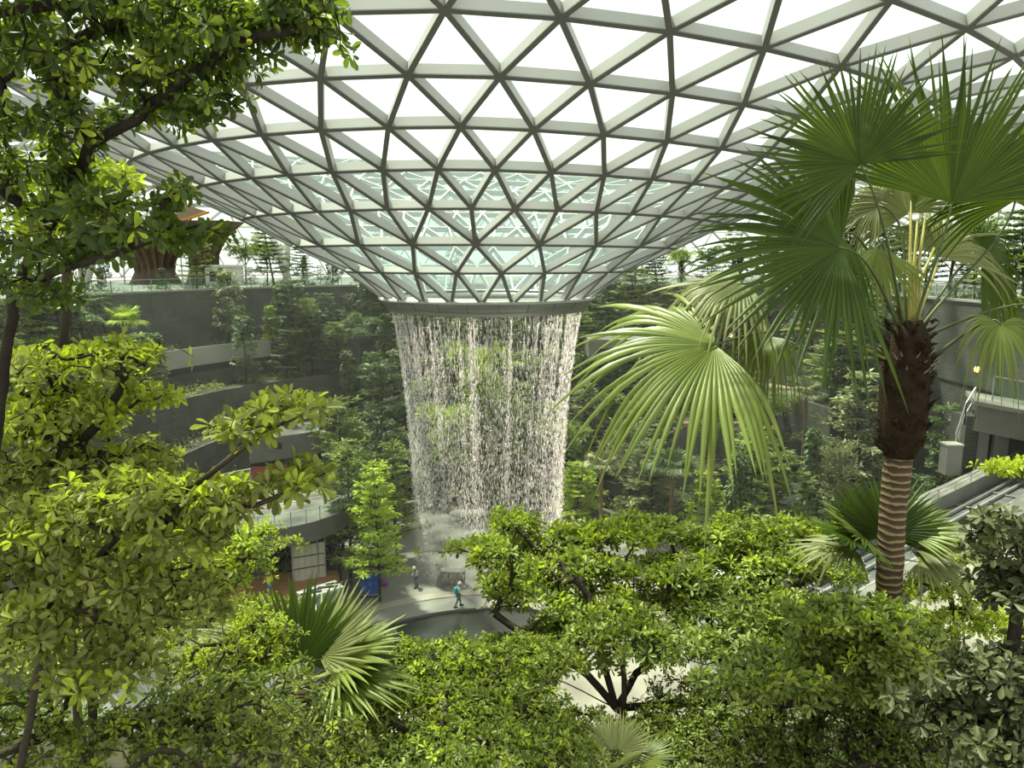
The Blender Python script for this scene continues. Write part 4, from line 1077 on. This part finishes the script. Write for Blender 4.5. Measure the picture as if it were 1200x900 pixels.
# hoarding of cream panels below the deck
hb = G(347, 683, 1.9)
ho = thing('hoarding', 'cream panelled hoarding with dark rails below the round deck', 'fence', tuple(hb))
p0, p1 = G(343, 682, 1.9), G(386, 669, 1.9); p1[1] = p0[1] + 1.0
for k in range(5):
    a = p0 + (p1 - p0) * k / 5; c = p0 + (p1 - p0) * (k + .96) / 5
    b = MB(); b.bar(a, c, .06, 2.7, (0, 0, 1)); b.build('hoarding_panel', M['hoard'], ho)
for z in (.9, 1.8, 2.7):
    b = MB(); b.bar(p0 + (0, -.06, z), p1 + (0, -.06, z), .05, .06); b.build('dark_rail', M['black'], ho)
for f_ in (.05, .78, 1.0):
    q = p0 + (p1 - p0) * f_; b = MB(); b.tube([q + (0, -.1, 0), q + (0, -.1, 3.2)], .035, 6); b.build('prop_pole', M['grey'], ho)
# timber work floor
def flat_px(name, quad, z, th, m): return slab_px(name, quad, z, th, m)


struct(flat_px('floor_timber_work', [(262, 700), (300, 672), (396, 668), (400, 690), (330, 715), (280, 712)], 1.9, .5, M['wood']))
b_ = G(372, 700, 1.9)
lw = thing('low_plinth', 'white low plinth carrying black steel bars beside the hoarding', 'plinth', tuple(b_))
q0, q1 = G(352, 700, 2.6), G(398, 686, 2.6)
b = MB(); b.bar(q0, q1, 1.3, .16); b.build('white_top', M['white'], lw)
b = MB(); b.bar(q0 - (0, 0, .75), q1 - (0, 0, .75), 1.1, .75); b.build('grey_base', M['grey'], lw)
for k in range(4):
    c = q0 + (q1 - q0) * (.15 + .2 * k) + np.array([0, 0, .2]); b = MB(); b.bar(c + (-.3, -.35 + .15 * k, 0), c + (1.0, .25, .12 * (k % 2)), .09, .09); o = b.build('steel_bar', M['black'])
    tag(o, ['black steel bar lying lowest on the white plinth', 'second black steel bar on the white plinth', 'third black steel bar crossing the white plinth', 'black steel bar nearest the waterfall on the white plinth'][k].replace('nearest', 'closest to'), 'steel bar', 'steel bars on the plinth')

# block building with a red recess above the deck
bb = thing('concrete_pavilion', 'low dark concrete pavilion with red recess above the round deck', 'building', tuple(P(335, 560, 60)))
a, c = P(292, 520, 60), P(374, 508, 62)
b = MB(); b.bar(a + (0, 0, -1.2), c + (0, 0, -1.2), 4.0, 1.9); b.build('roof_beam', M['concrete_dark'], bb)
b = MB(); b.bar(a + (0, .3, -3.4), c + (0, .3, -3.4), 3.4, 2.2); b.build('recess', M['dark'], bb)
for k, f_ in enumerate((.12, .38)):
    q = a + (c - a) * f_; b = MB(); b.bar(q + (0, -1.75, -3.3), q + (1.3, -1.7, -3.3), .1, 1.7); b.build('red_panel', M['red'], bb)
b = MB(); q = a + (c - a) * .46; b.bar(q + (0, -2.05, -.35), q + (.6, -2.0, -.35), .06, .5); b.build('small_window', M['dark'], bb)
# pale sloping ledge on the left terraces
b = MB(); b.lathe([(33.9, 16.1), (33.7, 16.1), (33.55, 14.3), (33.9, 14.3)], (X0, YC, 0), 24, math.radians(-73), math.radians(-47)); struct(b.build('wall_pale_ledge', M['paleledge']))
b = MB(); b.lathe([(33.9, 14.3), (33.8, 14.3), (33.8, 13.6), (33.9, 13.6)], (X0, YC, 0), 24, math.radians(-73), math.radians(-47)); struct(b.build('wall_ledge_shade_strip', M['dark']))  # dark strip put in as the shade below the pale ledge

# railing of the upper terrace
def railing(name, label, pts, h=1.1, glass=True, sp=1.6, m='grey', group=None):
    t = thing(name, label, 'railing', tuple(pts[0]), group)
    for a, c in zip(pts[:-1], pts[1:]):
        a, c = np.asarray(a, float), np.asarray(c, float); L_ = np.linalg.norm(c - a); n = max(1, int(L_ / sp))
        b = MB(); b.bar(a + (0, 0, h), c + (0, 0, h), .07, .06); b.build('handrail', M[m], t)
        if glass: b = MB(); b.bar(a + (0, 0, .12), c + (0, 0, .12), .02, h - .2); b.build('glass_panel', M['railglass'], t)
        else:
            b = MB(); b.bar(a + (0, 0, h * .5), c + (0, 0, h * .5), .04, .04); b.build('mid_rail', M[m], t)
        for k in range(n + 1):
            q = a + (c - a) * k / n; b = MB(); b.bar(q, q + (0, 0, h), .06, .06, (0, 1, 0), -.03); b.build('post', M[m], t)
    return t


railing('railing', 'thin grey railing along the topmost terrace above the dark wall', [pol(38.7, d, 21.7) for d in range(-80, -9, 10)], sp=1.7)
railing('railing', 'thin grey railing along the topmost terrace past the palm fans', [pol(38.7, d, 21.7) for d in range(15, 96, 10)], sp=1.7)

# big swelling fluted pillars (giant tree-like trunks) on the upper terrace
def fluted(name, label, x, y, z0, prof, n=140, fl=.16, k=17):
    V = []; 
    for r, z in prof:
        for j in range(n):
            a = 2 * PI * j / n; rr = r * (1 + fl * math.sin(k * a + z * .35)); V.append((x + rr * math.cos(a), y + rr * math.sin(a), z0 + z))
    f = [(i * n + j, i * n + (j + 1) % n, (i + 1) * n + (j + 1) % n, (i + 1) * n + j) for i in range(len(prof) - 1) for j in range(n)]
    b = MB(); b.add(V, f); o = b.build(name, M['flute'], None, True); tag(o, label, 'planter pillar'); return o


q = P(240, 322, 104); fluted('fluted_tree_pillar', 'brown fluted trunk-like pillar flaring upward on the topmost terrace', q[0], 104, 21.4, [(2.2, 0), (1.7, 2), (1.8, 4), (2.6, 6), (4.0, 7.6), (4.9, 8.4), (4.6, 8.5)])
q = P(182, 322, 106); fluted('fluted_tree_pillar', 'wider brown fluted pillar standing nearer the leaning white column', q[0], 106, 21.4, [(3.0, 0), (2.3, 1.6), (2.5, 3.2), (3.6, 4.8), (5.0, 6.0), (5.2, 6.3)])
# leaning white roof columns
for (xa, ya, xb, yb, Y, r, lab) in ((95, 322, 130, 232, 84, .55, 'leaning white roof column rising through the overhanging branches'), (95, 322, 92, 235, 100, .45, 'upright white roof column behind the leaning one'),
                                (340, 335, 322, 285, 96, .5, 'leaning pale column at the funnel edge above the dark wall'), (336, 335, 337, 275, 98, .4, 'slim upright column at the funnel edge above the dark wall')):
    b = MB(); p0, p1 = P(xa, ya, Y), P(xb, yb, Y); p0[2] = min(p0[2], 21.4); p1 = p1 + (p1 - p0) * .45; b.tube([p0, p1], r, 16); tag(b.build('roof_column', M['white'], None, True), lab, 'column', 'columns carrying the roof')
# white kiosk and orange sail by the pillars
q = P(262, 328, 100); kb = thing('white_kiosk', 'small white stepped kiosk between tree pillars on the topmost terrace', 'kiosk', (q[0], 100, 21.4))
b = MB(); b.box(q[0] - 2, q[0] + 2, 99, 102, 21.4, 23.8); b.build('body', M['white'], kb)
b = MB(); b.bar((q[0] - 2.4, 100.5, 23.8), (q[0] + 2.4, 100.5, 23.8), 3.6, .25); b.build('roof', M['white'], kb)
b = MB(); b.box(q[0] - 1.4, q[0] + 1.4, 98.9, 99.1, 21.9, 23.2); b.build('window', M['dark'], kb)
M['orange'] = surf('orange_canvas', (.65, .25, .03), .7, 0, .2, 1)
M['bronze'] = surf('brown_canvas', (.28, .2, .13), .7, 0, .2, 1)
for (x0, y0, x1, y1, x2, y2, Y, lab) in ((205, 237, 245, 250, 208, 262, 100, 'brown triangular canopy with orange hem above the fluted pillars'), (152, 250, 178, 262, 140, 268, 104, 'small brown canopy by the leaning white column')):
    pp = [P(x0, y0, Y), P(x1, y1, Y + 3), P(x2, y2, Y - 1)]
    t = thing('shade_canopy', lab, 'canopy', tuple(pp[2])); b = MB(); v = pp + [p + np.array([0, 0, .15]) for p in pp]; b.add(v, [(0, 1, 2), (5, 4, 3), (0, 3, 4, 1), (1, 4, 5, 2), (2, 5, 3, 0)]); b.build('canvas', M['bronze'], t)
    b = MB(); b.bar(pp[2], pp[1], .25, .3); b.build('orange_hem', M['orange'], t)
    b = MB(); b.tube([pp[2] + (0.1, 0, 0.0), (pp[2][0] + .1, pp[2][1], 21.4)], .1, 8); b.build('mast', M['grey'], t)

# walkways past the palm fans
def terrace_block(label, x0, x1, ytop, Y, h, dep, m, nm='walkway_slab'):
    a, c = P(x0, ytop, Y), P(x1, ytop, Y); c[2] = a[2]
    b = MB(); b.obox(((a[0] + c[0]) / 2, Y + dep / 2, a[2] - h / 2), ((c[0] - a[0]) / 2, 0, 0), (0, dep / 2, 0), (0, 0, h / 2)); o = b.build(nm, M[m])
    return struct(o, label)


terrace_block('', 835, 960, 455, 73, 1.7, 4, 'woodpale', 'wall_timber_facade')
terrace_block('', 845, 960, 476, 73.3, 2.2, 4, 'dark', 'wall_dark_recess')
terrace_block('', 800, 1000, 496, 71, .5, 6, 'pinkdeck', 'floor_rosy_walkway')
terrace_block('', 790, 1005, 503, 70.9, 2.8, 6, 'concrete_dark', 'wall_walkway_base')
a, c = P(800, 496, 71), P(1000, 496, 71); c[2] = a[2]
railing('railing', 'glass-filled railing along the rosy walkway beyond the drooping fans', [a, c], sp=1.5)
terrace_block('', 690, 830, 398, 80, 2.0, 4, 'concrete', 'wall_middle_gallery')
terrace_block('', 700, 800, 409, 79.8, 1.2, 3, 'dark', 'wall_gallery_gap')
terrace_block('', 850, 1000, 340, 82, .6, 5, 'concrete_dark', 'floor_gallery_roof')
terrace_block('', 870, 990, 356, 83, 4.5, 1, 'concrete_dark', 'wall_gallery_back')
for px in (893, 925, 1000):
    b = MB(); a = P(px, 350, 80); b.tube([a, a - (0, 0, 6.0)], .3, 12); tag(b.build('gallery_column', M['concrete'], None, True), {893: 'pale gallery column glimpsed between the fan leaves', 925: 'second pale gallery column beside the small fan', 1000: 'gallery column behind the palm heart'}[px], 'column', 'gallery columns')
for k, (px, py, Y) in enumerate(((857, 394, 79), (822, 478, 70), (838, 494, 70), (1145, 434, 50))):
    q = P(px, py, Y); t = thing('wall_lamp', ['warm lamp glowing in the gallery between fan leaves', 'warm lamp above the rosy walkway behind the big drooping fan', 'lower warm lamp on the rosy walkway rail', 'small warm lamp over the train tunnel balcony'][k], 'lamp', tuple(q), 'warm terrace lamps')
    b = MB(); b.lathe([(0, -.14), (.16, -.08), (.2, .1), (.12, .25), (0, .3)], q, 12); b.build('glowing_bulb', M['lamp'], t, True)
    b = MB(); b.lathe([(0, .42), (.2, .3), (.12, .26)], q, 12); b.build('cap', M['black'], t); b = MB(); b.bar(q + (0, 0, .36), q + (0, .6, .36), .05, .05); b.build('bracket', M['black'], t)

# train tunnel portal, guideway
def gz(px, py, z): return G(px, py, z)


zt_ = 12.3
A0 = gz(1120, 548, zt_); A1 = gz(1262, 490, zt_)
pb = thing('tunnel_portal', 'grey concrete tunnel portal with dark mouth and pale posts at the edge', 'building', tuple(A0))
Yp = A0[1]
pa, pc_ = P(1143, 468, 46), P(1300, 498, 43)
b = MB(); b.bar(pa + (0, 0, -1.9), pc_ + (0, 0, -1.9), 1.2, 1.9); b.build('lintel', M['concrete'], pb)
b = MB(); b.bar(pa + (0.2, 1.0, -5.6), pc_ + (0, 1.0, -5.6), .5, 3.8); b.build('dark_mouth', M['dark'], pb)
b = MB(); b.bar(P(1118, 545, 46.5), P(1143, 545, 46.5), 1.6, 3.4); b.build('side_wall', M['stone'], pb)
for px in (1156, 1176):
    q = P(px, 500, 45.3); b = MB(); b.bar(q + (0, 0, -3.4), q + (0, 0, 0), .5 if px < 1160 else .9, .3, (0, 1, 0)); b.build('pale_post', M['concrete'], pb)
b = MB(); b.bar(pa + (-.4, 0, .0), pc_ + (0, 0, .0), 4.0, .25); b.build('balcony_floor', M['concrete'], pb)
railing('balcony_railing', 'pale railing with glass on the balcony over the tunnel mouth', [pa + (0, -1.6, .2), pc_ + (0, -1.6, .2)], h=1.5, sp=1.8, m='railmetal')
railing('stair_railing', 'pale stepped stair railing beside the tunnel portal', [P(1118, 535, 45), P(1130, 498, 45.2), P(1141, 480, 45.5)], h=1.4, glass=False, sp=.9, m='railmetal')
q = gz(1112, 553, 12.2); cb = thing('control_box', 'pale concrete box standing at the start of the guideway beam', 'box', tuple(q))
b = MB(); b.box(q[0] - .45, q[0] + .45, q[1] - .4, q[1] + .4, q[2] - .1, q[2] + 1.7); b.build('body', M['concrete'], cb); b = MB(); b.box(q[0] - .5, q[0] + .5, q[1] - .45, q[1] + .45, q[2] + 1.7, q[2] + 1.8); b.build('cap', M['paleledge'], cb)
gw = thing('guideway', 'concrete train guideway running from the tunnel towards the tall palm', 'train track', tuple(A0))
g0, g1 = gz(1215, 528, 12.0), gz(985, 640, 12.0)
dv = (g1 - g0) / np.linalg.norm(g1 - g0); sv = np.cross(dv, (0, 0, 1.0)); sv = sv if sv[0] > 0 else -sv
g0 = g0 - dv * 3; g1 = g1 + dv * 6
b = MB(); b.bar(g0 + sv * 0.0 - (0, 0, .5), g1 - (0, 0, .5), .9, .85); b.build('edge_beam', M['concrete'], gw)
b = MB(); b.bar(g0 + sv * 3.6 - (0, 0, .5), g1 + sv * 3.6 - (0, 0, .5), .9, .85); b.build('edge_beam', M['concrete'], gw)
b = MB(); b.bar(g0 + sv * 1.8 - (0, 0, .95), g1 + sv * 1.8 - (0, 0, .95), 3.6, .4); b.build('track_bed', M['tiles'], gw)
for o_s in (.9, 1.5, 2.4, 3.0):
    b = MB(); b.bar(g0 + sv * o_s - (0, 0, .5), g1 + sv * o_s - (0, 0, .5), .12, .16); b.build('running_rail', M['railmetal'], gw)
for k in range(9):
    q = g0 + (g1 - g0) * (k + .5) / 9 + sv * 1.8; b = MB(); b.tube([q - (0, 0, 1.0), (q[0], q[1], 0)], .35, 10) if k % 4 == 1 else b.bar(q - sv * 1.5 - (0, 0, .53), q + sv * 1.5 - (0, 0, .53), .22, .08)
    b.build('pier' if k % 4 == 1 else 'cross_tie', M['concrete'], gw)
railing('track_handrail', 'long thin handrail beside the guideway beam', [g0 + sv * .35 + (0, 0, .3), g1 + sv * .35 + (0, 0, .3)], h=.5, glass=False, sp=2.2, m='railmetal')
# second walkway: grey stone one, further to the right
h0, h1 = g0 + sv * 6.0, g1 + sv * 6.0
b = MB(); b.bar(h0 - (0, 0, .7), h1 - (0, 0, .7), 3.4, .5); struct(b.build('floor_side_walkway', M['path']))
# white objects seen through the canopy
for (pa_, pb_, Y, lab) in (((828, 676), (872, 664), 30, 'white parapet end showing through the canopy leaves'), ((960, 655), (1005, 668), 30, 'long white parapet beyond the canopy beside the palm trunk'), ((405, 848), (470, 826), 14, 'white slab edge poking through leaves at the bottom')):
    p0, p1 = P(*pa_, Y), P(*pb_, Y); p1[2] = p0[2]
    t = thing('parapet', lab, 'parapet', tuple(p0)); b = MB(); b.bar(p0, p1, .9, .12); b.build('white_top', M['white'], t); b = MB(); b.bar(p0 - (0, 0, .6), p1 - (0, 0, .6), .75, .6); b.build('base', M['concrete'], t)
q = G(1072, 762, 9.2); t = thing('service_box', 'grey metal box standing on the sunlit path', 'box', tuple(q)); b = MB(); b.obox(q + (0, 0, .4), (.55, .1, 0), (-.1, .5, 0), (0, 0, .4)); b.build('body', M['grey'], t); b = MB(); b.obox(q + (0, 0, .83), (.6, .1, 0), (-.1, .55, 0), (0, 0, .03)); b.build('lid', M['white'], t)
# benches / planter steps at the edge of the pool deck
for k in range(3):
    b = MB(); p0, p1 = G(512 + 2 * k, 681 - 4 * k, .3 + .35 * k), G(545, 681 - 4 * k, .3 + .35 * k); b.bar(p0, p1, .8, .35); struct(b.build('floor_step', M['concrete']))


# ------------------------------------------------------------------ people
def person(label, foot, h, face, shirt='teal', helmet='white', pack=True, stoop=.0, stride=.18):
    """walking worker; face = heading angle; everything scaled to height h (m)"""
    t = thing('person', label, 'person', tuple(foot)); t.rotation_euler = (0, 0, face); s = h / 1.72
    def skin_mesh(nm, nodes, eds, rads, m, root=0):
        me = bpy.data.meshes.new(nm); me.from_pydata([tuple(np.array(v) * s) for v in nodes], eds, []); me.materials.append(m)
        o = link(nm, me, None); o.parent = t
        md = o.modifiers.new('skin', 'SKIN')
        for i, r in enumerate(rads): me.skin_vertices[0].data[i].radius = (r * s, r * s)
        me.skin_vertices[0].data[root].use_root = True
        o.modifiers.new('sub', 'SUBSURF').levels = 1; o.modifiers['sub'].render_levels = 1
        bpy.context.view_layer.update(); dg = bpy.context.evaluated_depsgraph_get()
        m2 = bpy.data.meshes.new_from_object(o.evaluated_get(dg)); o.modifiers.clear(); o.data = m2
        if not m2.materials: m2.materials.append(m)
        m2.polygons.foreach_set('use_smooth', np.ones(len(m2.polygons), bool)); return o
    y = stoop   # lean forward, +y is the heading
    nodes = [(0, 0, .95), (0, .02 + y * .4, 1.15), (0, .02 + y, 1.42), (0, .03 + y * 1.2, 1.52), (0, .05 + y * 1.3, 1.60), (0, .06 + y * 1.35, 1.68),
             (-.19, y, 1.40), (-.25, .02 + y, 1.13), (-.20, .2 + y, 1.02), (-.18, .28 + y, 1.02), (.19, y, 1.40), (.25, -.05 + y, 1.14), (.22, .12 + y, .95), (.21, .18 + y, .90),
             (-.1, 0, .9), (-.1, stride * .6, .5), (-.1, stride * .8, .08), (-.1, stride * .8 + .14, .04), (.1, 0, .9), (.1, -stride * .2, .5), (.1, -stride, .10), (.1, -stride + .14, .04)]
    eds = [(0, 1), (1, 2), (2, 3), (3, 4), (4, 5), (2, 6), (6, 7), (7, 8), (8, 9), (2, 10), (10, 11), (11, 12), (12, 13), (0, 14), (14, 15), (15, 16), (16, 17), (0, 18), (18, 19), (19, 20), (20, 21)]
    rads = [.13, .12, .12, .055, .085, .08, .055, .042, .035, .04, .055, .042, .035, .04, .085, .06, .045, .035, .085, .06, .045, .035]
    skin_mesh('body', nodes, eds, rads, M['skin'])
    skin_mesh('shirt', [nodes[i] for i in (0, 1, 2, 6, 7, 8, 10, 11, 12)], [(0, 1), (1, 2), (2, 3), (3, 4), (4, 5), (2, 6), (6, 7), (7, 8)], [.16, .15, .145, .08, .062, .05, .08, .062, .05], M[shirt])
    skin_mesh('trousers', [nodes[i] for i in (0, 14, 15, 16, 18, 19, 20)], [(0, 1), (1, 2), (2, 3), (0, 4), (4, 5), (5, 6)], [.155, .11, .082, .07, .11, .082, .07], M['denim'])
    for sx, yy in ((-.1, stride * .8 + .05), (.1, -stride + .05)):
        b = MB(); b.obox(np.array([sx, yy, .045]) * s, (.05 * s, 0, 0), (0, .14 * s, 0), (0, 0, .045 * s)); b.build('boot', M['black']).parent = t
    hc = np.array([0, .06 + y * 1.35, 1.66]) * s
    b = MB(); b.lathe([(.0, .13 * s), (.07 * s, .115 * s), (.115 * s, .05 * s), (.125 * s, 0), (.17 * s, -.015 * s), (.12 * s, -.02 * s)], hc, 16); b.build('helmet', M[helmet], None, True).parent = t
    if pack:
        b = MB(); b.lathe([(0, -.26 * s), (.13 * s, -.24 * s), (.17 * s, 0), (.14 * s, .2 * s), (0, .25 * s)], np.array([0, -.17 + y, 1.22]) * s, 14); b.build('backpack', M['teal'], None, True).parent = t
    return t


person('person in white helmet walking the pale ring path with teal backpack', tuple(G(537, 711, .1)), 1.85, math.radians(-70), 'shirt', 'white', True, .06, .26)
person('person in white helmet and pale clothes by the planter steps behind the water', tuple(G(488, 688, .0)), 1.7, math.radians(140), 'shirt', 'white', False, .1)
person('person in yellow vest and helmet on the timber floor under the round deck', tuple(G(316, 700, 2.0)), 1.7, math.radians(30), 'yellow', 'yellow', False, .15)
person('person in blue clothes beside the blue tarpaulin cart at the pool edge', tuple(G(424, 690, .0)), 1.7, math.radians(200), 'blue', 'white', False, .2)
q = G(434, 698, 0); t = thing('cart', 'blue tarpaulin-covered cart behind the low fan palm', 'cart', tuple(q))
b = MB(); b.obox(q + (0, 0, .85), (.7, .1, 0), (-.08, .45, 0), (.05, 0, .5)); b.obox(q + (.2, 0, 1.45), (.4, .1, 0), (-.08, .35, 0), (0, 0, .15)); b.build('blue_cover', M['blue'], t)
b = MB(); b.obox(q + (0, 0, .28), (.75, .1, 0), (-.08, .5, 0), (0, 0, .05)); b.build('tray', M['grey'], t)
for k, (x_, y_) in enumerate(((-.55, -.35), (.55, -.3), (-.6, .35), (.5, .4))):
    b = MB(); c = q + (x_, y_, .12); b.tube([c - (.05, 0, 0), c + (.05, 0, 0)], .12, 10); b.build('wheel', M['black'], t)
q = G(450, 686, 0); b = MB(); b.lathe([(0, 0), (.28, .04), (.34, .25), (.22, .48), (.06, .56), (0, .6)], q, 12); o = b.build('bundle', M['purple'], None, True); tag(o, 'small purple bundle on the deck near the blue cart', 'bundle')


# ------------------------------------------------------------------ mist hanging in the valley
m, nt, N, L = new_mat('mist'); out = N.new('ShaderNodeOutputMaterial'); v = N.new('ShaderNodeVolumeScatter'); v.inputs['Color'].default_value = (1, .98, .95, 1)
v.inputs['Density'].default_value = .0009; v.inputs['Anisotropy'].default_value = .2; L.new(v.outputs[0], out.inputs['Volume'])
b = MB(); b.lathe([(0, 24), (37, 24), (37, .6), (0, .6)], (X0, YC, 0), 48); o = b.build('mist', m); tag(o, 'thin pale mist hanging in the valley around the waterfall', 'mist', kind='stuff')


# ------------------------------------------------------------------ ground planting beside the pool and small far palms
def ground_cover(name, lab, poly, z, dens, hgt, mat, ln=.4):
    poly = np.array(poly, float); lo, hi = poly.min(0), poly.max(0); n = int(dens * (hi[0] - lo[0]) * (hi[1] - lo[1]))
    xy = rng.uniform(lo, hi, (n, 2)); ins = np.zeros(n, bool); j = len(poly) - 1
    for i in range(len(poly)):
        c = ((poly[i, 1] > xy[:, 1]) != (poly[j, 1] > xy[:, 1])) & (xy[:, 0] < (poly[j, 0] - poly[i, 0]) * (xy[:, 1] - poly[i, 1]) / (poly[j, 1] - poly[i, 1] + 1e-9) + poly[i, 0]); ins ^= c; j = i
    xy = xy[ins]; mound = .5 + .5 * np.sin(xy[:, 0] * 1.1) * np.cos(xy[:, 1] * .9)
    O = np.column_stack([xy, z + rng.random(len(xy)) ** .6 * hgt * (.35 + .65 * mound)]); D = rng.normal(0, 1, O.shape); D[:, 2] = np.abs(D[:, 2]) * .5
    l = rng.uniform(.6, 1.2, len(O)) * ln
    o = leaves(name, O, D, np.array([0, 0, 1.0]) + rng.normal(0, .4, O.shape), l, l * .42, LEAF[mat], None, low=True); tag(o, lab, 'plants', kind='stuff')


ground_cover('undergrowth', 'shaded green planting on the low ground beyond the paved landing', [(-40, 26), (-13, 26), (-12, 40), (-17, 46), (-42, 50)], 0, 34, 2.2, 'bgmid')
ground_cover('undergrowth', 'green planting on the low ground beside the guideway piers', [(14, 30), (40, 30), (50, 60), (34, 70), (20, 68), (15, 50)], 0, 22, 2.4, 'bgmid')
far = [('fan_palm', 'bright fan palm on a terrace above the lime-topped thicket', 145, 410, 378, 66, 2.0, 'bglime'), ('fan_palm', 'yellowish fan palm beside the bright one near the overhanging limbs', 75, 430, 392, 64, 1.8, 'palmpale'),
       ('fan_palm', 'dark spreading palm behind the canopy tree, below the drooping fans', 788, 590, 548, 56, 2.2, 'bgdark'), ('fan_palm', 'small palm standing by the rosy walkway', 945, 500, 462, 60, 1.6, 'bggrey'), ('fan_palm', 'dusky palm left of the dark spreading palm'.replace('left of', 'on the waterfall side of'), 705, 600, 545, 58, 1.6, 'bggrey')]
for nm, lab, px, yb, yc, Y, R_, mt in far:
    palm_at(nm, lab, P(px, yb, Y), P(px, yc, Y), [(k * 45 + rng.uniform(-12, 12), (12, 48)[k % 2] + rng.uniform(-8, 8), R_ * .45, R_ * .8, mt, .35) for k in range(8)] + [(0, 80, .4, R_ * .8, mt, .1)], stem=.14, scale=2)
